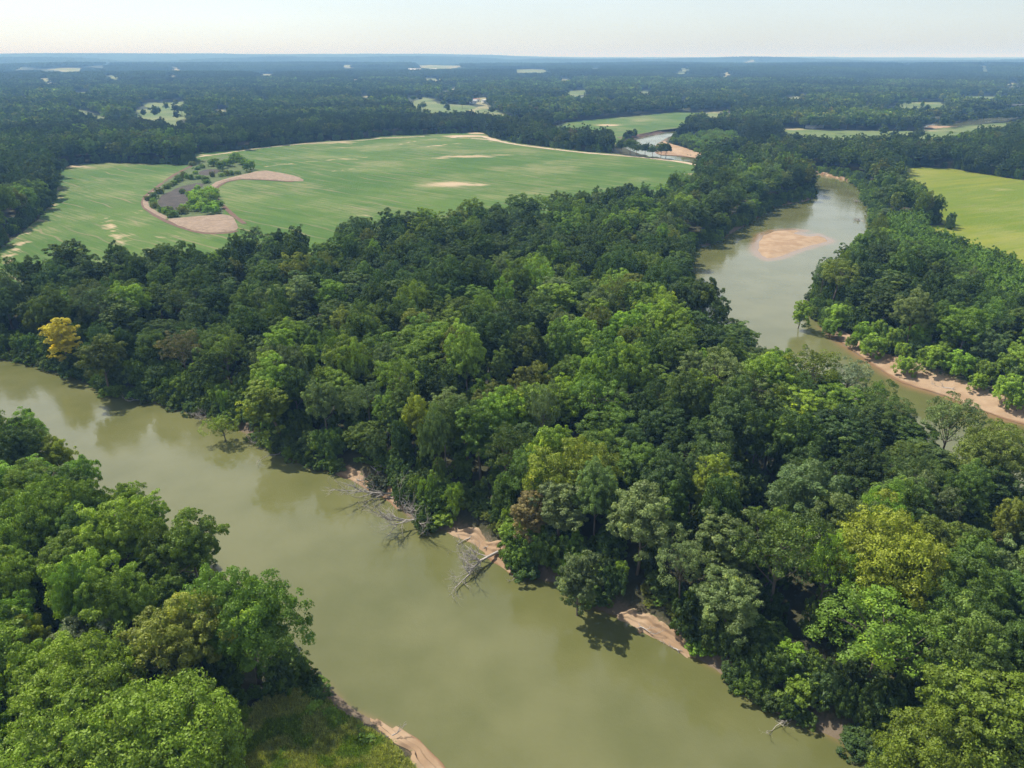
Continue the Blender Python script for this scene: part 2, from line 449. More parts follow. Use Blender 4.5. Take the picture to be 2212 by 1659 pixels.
def ribbon(name, line, width, z_off, material, step=2.0, jitter=.15, crown=0.0, closed=False):
    L = np.asarray(line, float)
    if closed: L = np.vstack([L, L[:1]])
    seg = np.hypot(*np.diff(L, axis=0).T); s = np.r_[0, np.cumsum(seg)]
    t = np.arange(0, s[-1], step); x = np.interp(t, s, L[:, 0]); y = np.interp(t, s, L[:, 1])
    if len(x) > 8:
        ker = np.ones(5) / 5
        x[2:-2] = np.convolve(x, ker, 'valid'); y[2:-2] = np.convolve(y, ker, 'valid')
    dx = np.gradient(x); dy = np.gradient(y); l = np.hypot(dx, dy) + 1e-9; nx, ny = -dy / l, dx / l
    w = width * (1 + jitter * 2 * (fnoise(t / 7, t * 0, 3) - .5)) / 2
    us = (-1, -.5, 0, .5, 1); vs = []
    for u in us:
        X, Y = x + nx * w * u, y + ny * w * u
        vs.append(np.column_stack([X, Y, ground(X, Y) + z_off + crown * (1 - abs(u))]))
    n = len(x); V = np.stack(vs, 1).reshape(-1, 3)
    F = [(i * 5 + j, i * 5 + j + 1, (i + 1) * 5 + j + 1, (i + 1) * 5 + j) for i in range(n - 1) for j in range(4)]
    return props(link(name, mesh_from(name, V, np.array(F), material, True)), kind='structure')

# ------------------------------------------------------------------ ground: one sheet to the horizon
def polar_grid():
    rings = [18.0]
    while rings[-1] < 38000:
        r = rings[-1]; rings.append(r * (1.009 if r < 560 else 1.02 if r < 2500 else 1.03))
    rings = np.array(rings)
    a1 = np.radians(np.arange(-46, 46.01, .2)); a2 = np.radians(np.arange(50, 312, 4.0))
    A = np.r_[a1, a2]
    R, AA = np.meshgrid(rings, A, indexing='ij')
    nr, na = R.shape
    x = (R * np.sin(AA)).ravel(); y = (R * np.cos(AA)).ravel()
    i, j = np.meshgrid(np.arange(nr - 1), np.arange(na), indexing='ij')
    jn = (j + 1) % na
    F = np.stack([i * na + j, i * na + jn, (i + 1) * na + jn, (i + 1) * na + j], -1).reshape(-1, 4)[:, ::-1]
    return x, y, F, na
gx, gy, gF, na = polar_grid()
gd = np.full(gx.shape, -1e3); nearm = np.hypot(gx, gy) < 3200
gd[nearm] = river_sdf(gx[nearm], gy[nearm])
gz = ground(gx, gy, gd)
hub = len(gx)
V = np.column_stack([np.r_[gx, 0], np.r_[gy, 0], np.r_[gz, LAND]])
me = mesh_from('ground', V, gF, None, True)
# the small disc under the camera is closed with a fan
fan = mesh_from('ground_fan', np.column_stack([np.r_[gx[:na], 0], np.r_[gy[:na], 0], np.r_[gz[:na], gz[:na].mean()]]),
                np.array([(j, (j + 1) % na, na) for j in range(na)])[:, ::-1])
me.materials.append(M_soil)
bw = np.full(gx.shape, 6.0); bw[nearm] = bank_width(gx[nearm], gy[nearm])
edge = np.clip(1 + gd / (bw * 1.1), 0, 1)
fattr(me, 'edge', np.r_[edge, 0]); fattr(me, 'far', np.r_[smooth(900, 2500, np.hypot(gx, gy)), 0])
ground_o = props(link('ground', me), kind='structure')
import bmesh
bm = bmesh.new(); bm.from_mesh(me); bm.from_mesh(fan)
bmesh.ops.remove_doubles(bm, verts=[v for v in bm.verts if v.co.xy.length < 19], dist=.01)
bm.to_mesh(me); bm.free()
me.polygons.foreach_set('use_smooth', np.ones(len(me.polygons), bool))

# water: the same grid where the river runs, one flat level
m_in = (gd > -7) & nearm
fm = m_in[gF].any(1)
idx = np.unique(gF[fm]); remap = np.full(len(gx), -1); remap[idx] = np.arange(len(idx))
wv = np.column_stack([gx[idx], gy[idx], np.zeros(len(idx))])
wme = mesh_from('river', wv, remap[gF[fm]], M_water, True)
sd_bars = np.maximum(sdf(bar_b, gx[idx], gy[idx]), np.maximum(sdf(bar_far, gx[idx], gy[idx]), sdf(island, gx[idx], gy[idx])))
sh = np.exp(-np.clip(-sd_bars, 0, 99) / 5.0)
sh = np.maximum(sh, .62 * np.exp(-np.clip(gd[idx], 0, 99) / 2.2))
fattr(wme, 'shallow', sh)
props(link('river', wme), kind='structure')

# ------------------------------------------------------------------ fields, pastures, sand and tracks
field = (G([Z1(0, 1300), Z1(100, 1232), Z1(230, 1122), Z1(335, 1000), Z1(350, 850), Z1(352, 825), Z1(420, 800), Z1(480, 790), Z1(640, 781), Z1(900, 789),
            Z1(1090, 795), Z1(1160, 792), Z1(1172, 772), Z1(1130, 728), Z1(1300, 714), Z1(1480, 700), Z1(1640, 680), Z1(1900, 655), Z1(2212, 634), Z2(300, 620),
            Z2(700, 605), Z2(860, 597), Z2(900, 600), Z2(950, 628), Z2(1100, 663), Z2(1300, 688), Z2(1500, 713), Z2(1900, 743), Z2(2130, 775), Z2(2215, 797)])
         + T([Z2(2190, 815), Z2(2110, 860), Z2(2030, 885), Z2(1900, 915), Z2(1740, 925), Z2(1500, 965), Z2(1380, 975), Z2(1200, 1015), Z2(1000, 1050),
              Z2(840, 1035), Z2(700, 1090), Z2(540, 1085), Z2(400, 1125), Z2(180, 1135), Z2(0, 1155), Z1(1990, 1225), Z1(1870, 1290), Z1(1840, 1230), Z1(1640, 1185), Z1(1450, 1205), Z1(1400, 1255),
              Z1(1100, 1285), Z1(960, 1285), Z1(730, 1310), Z1(620, 1355), Z1(500, 1325), Z1(340, 1340), Z1(130, 1385), Z1(0, 1400), (-60, 585), (-200, 600)], 20)
         + G([(-200, 610)]))
meadow = (G([Z3(1468, 816), Z3(1640, 806), Z3(1800, 822), Z3(2000, 857), Z3(2212, 888), (2500, 436)])
          + T([(2500, 690), (2212, 588), (2157, 552), (2100, 536), (2046, 514), (1985, 497)], 9)
          + G([Z3(1570, 1165), Z3(1620, 1160), Z3(1800, 1160)])
          + T([Z3(1790, 1080), Z3(1750, 1010), Z3(1670, 965), Z3(1590, 915), Z3(1500, 895)], 17))
field3 = G([Z2(1300, 592), Z2(1330, 565), Z2(1400, 540), Z2(1600, 518), Z2(1900, 492), Z2(2050, 477), Z2(2212, 480), Z3(290, 512), Z3(330, 505), Z3(285, 530), Z3(240, 560),
            Z3(0, 587), Z2(1870, 608), Z2(1760, 625)]) + T([Z2(1700, 642), Z2(1600, 650), Z2(1540, 645), Z2(1460, 634), Z2(1300, 600)], 9)
glade = G([(470, 1600), (540, 1545), (590, 1505), (640, 1482), (690, 1492), (735, 1540), (760, 1552), (800, 1582), (850, 1622), (885, 1655), (930, 1720), (960, 1900), (560, 1960), (380, 1800), (420, 1680)])

def spots(lst):
    """soft bare patches: (centre px, centre py, half width px, half height px, tilt in ground metres)"""
    W_ = []
    for px, py, hw, hh, amp in lst:
        cx, cy = at(px, py, LAND); x1, _ = at(px + hw, py, LAND); _, y0 = at(px, py - hh, LAND); _, y1 = at(px, py + hh, LAND)
        W_.append((cx, cy, abs(x1 - cx) + .1, abs(y0 - y1) / 2 + .1, amp))
    def f(x, y, d):
        v = np.zeros(x.shape)
        for cx, cy, a, b, amp in W_:
            v = np.maximum(v, amp * np.exp(-(((x - cx) / a) ** 2 + ((y - cy) / b) ** 2)))
        return v
    return f
def with_lines(f, lines, width, amp):
    L = [[at(px, py, LAND) for px, py in l] for l in lines]
    def g(x, y, d):
        v = f(x, y, d)
        for l in L:
            q = l + l[::-1]
            v = np.maximum(v, amp * np.exp(-(sdf(q, x, y) / width) ** 2))
        return v
    return g
bare_main = spots([Z2(700, 912) + (62, 7, 1.1), Z2(880, 915) + (30, 4, .85), Z2(800, 745) + (75, 3, 1.05), Z2(1000, 736) + (35, 1.5, .9), Z2(660, 755) + (22, 2, .9),
                   Z2(780, 622) + (55, 3, 1.25), Z2(860, 605) + (22, 2.4, 1.3), Z2(620, 680) + (26, 1.5, .85), Z2(60, 658) + (45, 2.2, .9), Z2(360, 632) + (70, 2, .7), Z2(100, 690) + (60, 3, .55),
                   Z2(80, 760) + (70, 1.8, .7), Z1(1250, 735) + (40, 3, .7), Z1(1700, 790) + (70, 1.6, .7), Z1(1900, 665) + (60, 1.6, .8), Z1(450, 805) + (40, 3, 1.0), Z1(540, 812) + (28, 2, .7),
                   Z1(150, 1262) + (14, 3, 1.0), Z1(60, 1330) + (30, 12, .45), Z1(380, 940) + (8, 5, .9), Z1(240, 1130) + (9, 8, .8), Z1(30, 1295) + (10, 2.5, .9), Z1(780, 1220) + (16, 6, .65), Z1(860, 1130) + (22, 5, .5),
                   Z1(1000, 1230) + (45, 6, .62), Z1(640, 1170) + (20, 18, .4), Z1(860, 1070) + (14, 9, .5), Z2(200, 1100) + (50, 4, .5), Z2(500, 1070) + (40, 4, .5), Z1(300, 1250) + (60, 10, .35),
                   Z2(2140, 850) + (10, 4, 1.0), Z2(2030, 805) + (16, 1.2, .8), Z2(1100, 860) + (40, 2, .55), Z2(850, 880) + (60, 3, .5), Z1(1010, 800) + (10, 2, .8)])
bare_main = with_lines(bare_main, [[Z2(380, 676), Z2(520, 645), Z2(700, 632), Z2(850, 636)], [Z2(545, 690), Z2(700, 668), Z2(950, 652)], [Z2(590, 757), Z2(700, 742), Z2(900, 735), Z2(1090, 732)],
                                   [Z1(1600, 806), Z1(1800, 782), Z1(2100, 756), Z2(220, 748)], [Z1(1140, 752), Z1(1400, 722), Z1(1600, 702)], [Z1(40, 1395), Z1(130, 1250), Z1(260, 1120), Z1(360, 990)],
                                   [Z1(1995, 835), Z1(2150, 818)], [Z1(640, 1110), Z1(740, 1290)], [Z2(0, 655), Z2(260, 686)]], 2.6, .85)
def bare_edges(f, w, amp):
    return lambda x, y, d: np.maximum(f(x, y, d), amp * np.exp(-d / w))
M_field = field_mat('crop_field', (.052, .118, .012), (.085, .150, .022), (.42, .31, .20), math.radians(40))
M_meadow = field_mat('meadow', (.125, .178, .008), (.195, .218, .014), (.30, .26, .12), math.radians(-25), base_bare=-.12)
M_past = field_mat('pasture', (.10, .155, .045), (.145, .19, .06), (.34, .28, .17), 0.3, base_bare=.05)
M_glade = field_mat('grass', (.15, .18, .04), (.21, .215, .065), (.30, .25, .13), .4, base_bare=.15)
M_dust = plain_mat('dirt_track', (.42, .32, .22), (.54, .43, .31), .4)
M_spoil = plain_mat('turned_earth', (.22, .16, .11), (.32, .24, .17), .35, .95, .3)
M_darkearth = plain_mat('dark_earth', (.11, .065, .045), (.17, .105, .07), .5)
M_mud = plain_mat('black_mud', (.032, .026, .020), (.070, .056, .042), .15, .8)
M_scrub = plain_mat('scrub', (.055, .085, .025), (.11, .14, .045), .2)

flat = lambda x, y: np.full(np.shape(x), LAND + .22)
sheet('crop_field', field, .02, 6.0, M_field, 2.5, flat, {'bare': bare_edges(bare_main, 5, .5)})
sheet('meadow', meadow, .02, 6.0, M_meadow, 2.0, flat, {'bare': bare_edges(spots([Z3(2080, 945) + (50, 7, .8), Z3(1950, 900) + (60, 3, .3), Z3(2100, 1020) + (60, 6, .45), Z3(1750, 1000) + (20, 4, .3)]), 4, .2)})
sheet('far_crop_field', field3, .02, 10.0, M_field, 2.0, flat, {'bare': bare_edges(spots([Z2(1660, 555) + (32, 2.5, 1.2), Z2(1840, 530) + (30, 1.2, .8), Z3(310, 505) + (16, 2, 1.3), Z3(240, 500) + (20, 1.4, .9), Z2(1400, 560) + (20, 2, .4)]), 6, .5)})
sheet('riverside_grass', glade, .03, 1.6, M_glade, 3.0, lambda x, y: ground(x, y), {'bare': spots([(690, 1560, 60, 14, .9), (760, 1640, 70, 30, .45)])})

far_pastures = [
    ([Z1(780, 485), Z1(820, 440), Z1(880, 405), Z1(1000, 410), Z1(1110, 395), Z1(1135, 450), Z1(1140, 520), Z1(1000, 538), Z1(985, 500), Z1(900, 492)], 'pasture', 1),
    ([Z1(340, 436), Z1(480, 440), Z1(640, 465), Z1(770, 478), Z1(720, 492), Z1(600, 490), Z1(500, 478), Z1(390, 462)], 'pasture', 1),
    ([Z2(410, 385), Z2(450, 374), Z2(540, 377), Z2(620, 396), Z2(690, 415), Z2(900, 427), Z2(1060, 438), Z2(1150, 447), Z2(1225, 472), Z2(1100, 490), Z2(900, 462), Z2(720, 458), Z2(560, 462), Z2(500, 440)], 'pasture', 1),
    ([Z2(635, 333), Z2(690, 322), Z2(755, 316), Z2(740, 336), Z2(690, 344)], 'dry_pasture', 1),
    ([Z2(815, 388), Z2(860, 374), Z2(945, 380), Z2(935, 402), Z2(860, 415)], 'dry_pasture', 1),
    ([Z2(1376, 347), Z2(1440, 338), Z2(1525, 334), Z2(1535, 372), Z2(1440, 376)], 'pasture', 1),
    ([Z3(262, 468), Z3(350, 458), Z3(455, 453), Z3(452, 480), Z3(350, 492), Z3(285, 492)], 'dry_pasture', 1),
    ([Z3(690, 380), Z3(800, 370), Z3(915, 362), Z3(915, 380), Z3(780, 392)], 'dry_pasture', 1),
    ([Z3(1430, 412), Z3(1560, 404), Z3(1745, 408), Z3(1740, 432), Z3(1600, 446), Z3(1380, 450), Z3(1345, 436)], 'pasture', 1),
    ([Z3(1795, 370), Z3(1960, 372), Z3(2135, 374), Z3(2100, 392), Z3(1830, 388)], 'pasture', 1),
    ([Z1(250, 240), Z1(380, 233), Z1(525, 236), Z1(510, 256), Z1(330, 256)], 'dry_pasture', 1),
    ([Z1(620, 278), Z1(740, 272), Z1(735, 288), Z1(640, 292)], 'pasture', 1),
    ([Z3(480, 196), Z3(590, 184), Z3(575, 204)], 'dry_pasture', 1),
    ([Z3(90, 240), Z3(200, 228), Z3(210, 248), Z3(120, 252)], 'pasture', 1),
    ([Z1(1500, 250), Z1(1690, 248), Z1(1680, 266), Z1(1560, 264)], 'dry_pasture', 1),
    ([Z1(1550, 395), Z1(1600, 385), Z1(1645, 415), Z1(1630, 425)], 'dry_pasture', 1),
    ([Z2(1065, 238), Z2(1200, 234), Z2(1310, 240), Z2(1310, 250), Z2(1080, 250)], 'dry_pasture', 1),
    ([Z2(480, 208), Z2(620, 202), Z2(780, 212), Z2(800, 228), Z2(520, 226)], 'dry_pasture', 1),
]
big_pasture = G([Z3(730, 572), Z3(870, 575), Z3(1000, 588), Z3(1250, 588), Z3(1400, 590), Z3(1560, 590), Z3(1640, 578), Z3(1800, 566), Z3(1900, 552), Z3(2000, 545), Z3(2212, 530), Z3(2212, 560)]) \
    + T([Z3(2090, 568), Z3(1930, 582), Z3(1830, 605), Z3(1760, 612), Z3(1720, 645), Z3(1640, 640), Z3(1600, 615), Z3(1400, 615), Z3(1320, 625), Z3(1200, 612), Z3(1060, 632), Z3(940, 612), Z3(780, 598)], 20)
PASTURES = []
rq = np.random.default_rng(4242)
for k_ in range(64):      # small clearings scattered through the far woods
    cy = 150 + 85 * rq.random() ** 1.2; cx = rq.uniform(20, 2190); hw = rq.uniform(7, 26) * (1 if cy > 150 else 1.5); hh = rq.uniform(1.0, 3.0) * (.7 + (cy - 130) / 80)
    if any(abs(cx - np.mean([q[0] for q in pts])) < 70 + hw and abs(cy - np.mean([q[1] for q in pts])) < 14 for pts, _, _ in far_pastures): continue
    far_pastures.append(([(cx + hw * math.cos(a) * rq.uniform(.6, 1.2), cy + hh * math.sin(a) * rq.uniform(.6, 1.2)) for a in np.linspace(0, 5.6, 8)], ('pasture', 'dry_pasture')[k_ % 2], 1))
def drape(x, y): return ground(x, y)
for pts, nm, _ in far_pastures:
    ys = [p[1] for p in pts]; mid = (min(ys) + max(ys)) / 2
    P = [at(p[0], max(p[1], 127.5), LAND + 4 if p[1] < mid else 23) for p in pts]
    P = smooth_poly(P, 1)
    PASTURES.append(P)
    ext = max(np.ptp(np.array(P)[:, 0]), np.ptp(np.array(P)[:, 1]))
    sheet(nm, P, .35, max(12, ext / 26), M_past, ext * .16, drape, {'bare': (lambda x, y, d, nm=nm: np.full(x.shape, .36 if nm == 'dry_pasture' else .1) + .3 * np.exp(-d / 15))}, rs=ext * .16)
sheet('pasture', big_pasture, .3, 14, M_past, 5, drape, {'bare': bare_edges(spots([Z3(820, 580) + (40, 2, 1.2), Z3(1350, 592) + (30, 1.5, .8), Z3(1640, 590) + (30, 2, .9)]), 10, .3)})
PASTURES.append(big_pasture)

# pits left open by gravel workings beyond the pasture
M_pond = plain_mat('pond_water', (.20, .22, .20), (.24, .26, .24), .02, .12)
P = smooth_poly([at(*p, LAND + 8) for p in [Z2(1440, 366), Z2(1470, 362), Z2(1530, 365), Z2(1528, 375), Z2(1470, 377)]], 1)
pond_poly = P
sheet('pond', P, .7, 15, M_pond, 2, drape)

# wetland in the crop field
wet_hull = smooth_poly(G([Z1(868, 1020), Z1(880, 985), Z1(960, 930), Z1(1000, 895), Z1(1060, 850), Z1(1140, 805), Z1(1190, 775), Z1(1280, 755), Z1(1400, 740), Z1(1520, 780), Z1(1545, 830), Z1(1400, 872),
                  Z1(1290, 905), Z1(1265, 945), Z1(1290, 975), Z1(1330, 1040), Z1(1370, 1095), Z1(1240, 1110), Z1(1130, 1125), Z1(1010, 1118), Z1(930, 1080), Z1(885, 1055)]), 1)
sheet('scrub_ground', wet_hull, .06, 4, M_scrub, 2, flat)
spoil1 = smooth_poly(G([Z1(1000, 1122), Z1(1100, 1116), Z1(1230, 1106), Z1(1350, 1094), Z1(1395, 1105), Z1(1425, 1140), Z1(1440, 1180), Z1(1400, 1200), Z1(1260, 1208), Z1(1140, 1186), Z1(1050, 1150)]), 1)
spoil2 = smooth_poly(G([Z1(1264, 945), Z1(1285, 905), Z1(1360, 880), Z1(1450, 858), Z1(1540, 838), Z1(1610, 830), Z1(1700, 845), Z1(1800, 866), Z1(1845, 892), Z1(1780, 897), Z1(1600, 884), Z1(1450, 880), Z1(1360, 898), Z1(1305, 928), Z1(1285, 962)]), 1)
def mound(P, h):
    return lambda x, y: LAND + .3 + np.minimum(h, np.clip(sdf(P, x, y), 0, 99) * .3) * (.5 + fnoise(x / 5, y / 5, 8))
o = sheet('spoil_bank', spoil1, .02, 2.5, M_spoil, 1.5, mound(spoil1, .9))
o = sheet('spoil_bank', spoil2, .02, 2.5, M_spoil, 1.5, mound(spoil2, .9))
mud1 = smooth_poly(G([Z1(955, 1000), Z1(1010, 962), Z1(1080, 930), Z1(1200, 900), Z1(1245, 920), Z1(1160, 950), Z1(1140, 1020), Z1(1110, 1062), Z1(1060, 1075), Z1(985, 1062), Z1(950, 1030)]), 1)
mud2 = smooth_poly(G([Z1(1195, 838), Z1(1250, 820), Z1(1335, 824), Z1(1310, 852), Z1(1220, 862)]), 1)
sheet('mud_bed', mud1, .12, 4, M_mud, 3, flat); sheet('mud_bed', mud2, .12, 4, M_mud, 3, flat)
ribbon('ditch_track', G([Z1(1160, 800), Z1(1130, 815), Z1(1060, 850), Z1(1000, 892), Z1(940, 935), Z1(880, 985), Z1(864, 1020), Z1(875, 1055), Z1(930, 1095), Z1(1010, 1140), Z1(1090, 1172), Z1(1180, 1200),
                         Z1(1260, 1212), Z1(1400, 1206), Z1(1440, 1190)]), 3.4, .35, M_darkearth)
ribbon('ditch_track', G([Z1(1478, 1152), Z1(1420, 1110), Z1(1370, 1065), Z1(1320, 1020), Z1(1290, 965), Z1(1310, 930), Z1(1360, 900), Z1(1450, 882), Z1(1600, 887), Z1(1780, 899)]), 3.2, .38, M_darkearth)
ribbon('haul_track', G([Z1(1010, 1120), Z1(940, 1085), Z1(885, 1050), Z1(876, 1018), Z1(900, 985), Z1(960, 935)]), 3.5, .36, M_spoil)
# farm tracks along the field
ribbon('dirt_track', G([Z2(830, 636), Z2(920, 640), Z2(1000, 652), Z2(1100, 672), Z2(1300, 697), Z2(1500, 721), Z2(1700, 736), Z2(1900, 753), Z2(2060, 772), Z2(2212, 798)]), 7.0, .34, M_dust, 4, .35)
ribbon('dirt_track', G([Z2(720, 632), Z2(740, 624), Z2(820, 617), Z2(900, 620), Z2(930, 632), Z2(1000, 650)]), 8.0, .33, M_dust, 4, .3)
ribbon('dirt_track', G([Z1(1160, 752), Z1(1300, 733), Z1(1480, 706), Z1(1640, 686), Z1(1900, 662), Z1(2212, 645), Z2(300, 632), Z2(560, 622)]), 4.0, .33, M_dust, 5, .6)

# sand
def sand_sheet(name, poly, zf, sp, grass=None, ragged=1.0, edgef=None):
    return sheet(name, poly, 0.0, sp, M_sand, ragged, zf, {'edge': edgef or (lambda x, y, d: np.exp(-np.clip(d, 0, 99) / 2.5)), 'grass': grass or (lambda x, y, d: x * 0)}, 5)
isl_z = lambda x, y: -.25 + np.minimum(.9, np.clip(sdf(island, x, y), -3, 99) * .10) + .16 * (fnoise(x / 7, y / 7, 3) - .5)
sand_sheet('sand_island', smooth_poly(island, 1), isl_z, 1.4, ragged=5.5, edgef=lambda x, y, d: np.exp(-np.clip(d, 0, 99) / 3.2))
# stepped sand along the river's edge: every strip follows the shore and climbs the bank in ledges
def sand_ledge(name, line, width, steps, seed, sgn=1, taper=True, grass=.5, hgt=None, grow=False):
    L = np.asarray(W(line)); seg = np.hypot(*np.diff(L, axis=0).T); s = np.r_[0, np.cumsum(seg)]
    t = np.arange(0, s[-1], .55); x = np.interp(t, s, L[:, 0]); y = np.interp(t, s, L[:, 1])
    ker = np.ones(9) / 9
    if len(x) > 20:
        x[4:-4] = np.convolve(x, ker, 'valid'); y[4:-4] = np.convolve(y, ker, 'valid')
    dx = np.gradient(x); dy = np.gradient(y); l = np.hypot(dx, dy); nx, ny = -dy / l * sgn, dx / l * sgn
    nu = 46; us = np.linspace(0, 1, nu); f = np.ones(len(t))
    if taper: f = np.minimum(1, np.minimum(t, t[-1] - t) / 4.0 + .15)
    if grow: f = f * (.25 + .95 * smooth(0, .7, t / t[-1]))
    VV = []; E = []; GR = []; ST = []
    for u in us:
        w = (width * f * (1 + .9 * (fnoise(t / 4, t * 0, seed, 3) - .5)))
        X = x + nx * (w * u - 1.6) + .5 * (fnoise(t / 2.2, t * 0 + u * 3, seed + 4) - .5); Y = y + ny * (w * u - 1.6)
        wob = 1.6 * (fnoise(t / 5, t * 0, seed + 9, 3) - .5)
        q = (u + .06 * wob * 4) * steps
        led = np.minimum(1, (np.floor(q) + smooth(0, .3, q - np.floor(q))) / steps)
        base = ground(X, Y)
        XL = x + nx * (w * led - 1.6); YL = y + ny * (w * led - 1.6)
        z = np.maximum(np.minimum(ground(XL, YL), LAND) + .10, -.25 + .1 * led); z = np.maximum(z, base + .05)
        z = np.where(u == 0, np.minimum(z, -.3), z)
        z = z + .07 * (fnoise(X / .9, Y / .9, seed + 2) - .5) - (1 - f) * .3
        ST.append(led + 0 * X + .13 * np.floor(q) % 1); VV.append(np.column_stack([X, Y, z])); E.append(np.clip(1.15 - u * 5 * (width / 7), 0, 1) + X * 0); GR.append(np.clip((u - .55) * 1.6, 0, 1) * grass + X * 0)
    n = len(t); VV = np.stack(VV, 1).reshape(-1, 3)
    i, j = np.meshgrid(np.arange(n - 1), np.arange(nu - 1), indexing='ij')
    F = np.stack([i * nu + j, (i + 1) * nu + j, (i + 1) * nu + j + 1, i * nu + j + 1], -1).reshape(-1, 4)
    if sgn < 0: F = F[:, ::-1]
    me = mesh_from(name, VV, F, M_sand, True)
    fattr(me, 'edge', np.stack(E, 1).ravel()); fattr(me, 'grass', np.stack(GR, 1).ravel())
    return props(link(name, me), kind='structure')
sand_ledge('sand_ledge', [(718, 1014), (760, 1030), (800, 1050), (850, 1077), (880, 1108)], 3.4, 3, 11, grass=.7)
sand_ledge('sand_ledge', [(955, 1140), (990, 1157), (1020, 1172), (1060, 1197), (1110, 1235), (1160, 1250)], 4.2, 4, 21, grass=.55)
sand_ledge('sand_ledge', [(1315, 1323), (1360, 1342), (1400, 1367), (1440, 1388), (1480, 1408), (1520, 1434)], 4.4, 4, 31, grass=.7)
sand_ledge('sand_ledge', [(530, 935), (555, 950), (590, 970)], 3.0, 2, 33, grass=.2)
sand_ledge('sand_ledge', [(1660, 1520), (1690, 1542), (1730, 1560)], 3.0, 2, 35, grass=.6)
sand_ledge('sand_ledge', [(722, 1492), (745, 1512), (770, 1534), (800, 1553), (830, 1568), (857, 1583), (885, 1603), (905, 1620), (925, 1642), (950, 1672), (1000, 1780)], 3.4, 3, 41, sgn=-1, grass=.6, grow=True)
# the gently sloping bar on the far bank
def zbar(x, y):
    return np.maximum(ground(x, y) + .12, -.25 + .13 * np.clip(sdf(bar_b, x, y), 0, 99)) + .12 * (fnoise(x / 2.2, y / 2.2, 6) - .5)
sand_sheet('sand_bar', smooth_poly(bar_b, 1), zbar, .9, grass=lambda x, y, d: .55 * smooth(8, 2, np.abs(river_sdf(x, y) + 14)) , ragged=1.6,
           edgef=lambda x, y, d: np.exp(-np.clip(-river_sdf(x, y) - .6, 0, 99) / 1.8))
sand_sheet('sand_bar', smooth_poly(bar_far, 1), lambda x, y: np.maximum(ground(x, y) + .12, .35), 4.0, edgef=lambda x, y, d: .8 * np.exp(-np.clip(-river_sdf(x, y), 0, 99) / 5))
sand_ledge('sand_ledge', [Z3(1192, 903), Z3(1130, 884), Z3(1000, 853), Z3(880, 836), Z3(800, 828)][::-1], 11, 2, 51, grass=.7)
sand_ledge('sand_ledge', [Z3(1335, 1215), Z3(1318, 1200), Z3(1318, 1115), Z3(1300, 1075)], 5, 2, 61, sgn=1, grass=.6)
sand_ledge('sand_ledge', [Z3(700, 1043), Z3(760, 1036), Z3(850, 1022), Z3(930, 996)], 4, 2, 71, sgn=1, grass=.2)
# cut earth bank by the far crop field
ribbon('cut_bank', W([Z2(1720, 648), Z2(1800, 636), Z2(1900, 615), Z2(2000, 598), Z2(2110, 578)]), 7, .4, M_darkearth, 4)
sand_c = W([Z3(1600, 575), Z3(1650, 556), Z3(1700, 560), Z3(1810, 563), Z3(1780, 572), Z3(1650, 582)])
sand_sheet('sand_bar', sand_c, lambda x, y: np.maximum(ground(x, y) + .12, .35), 12)

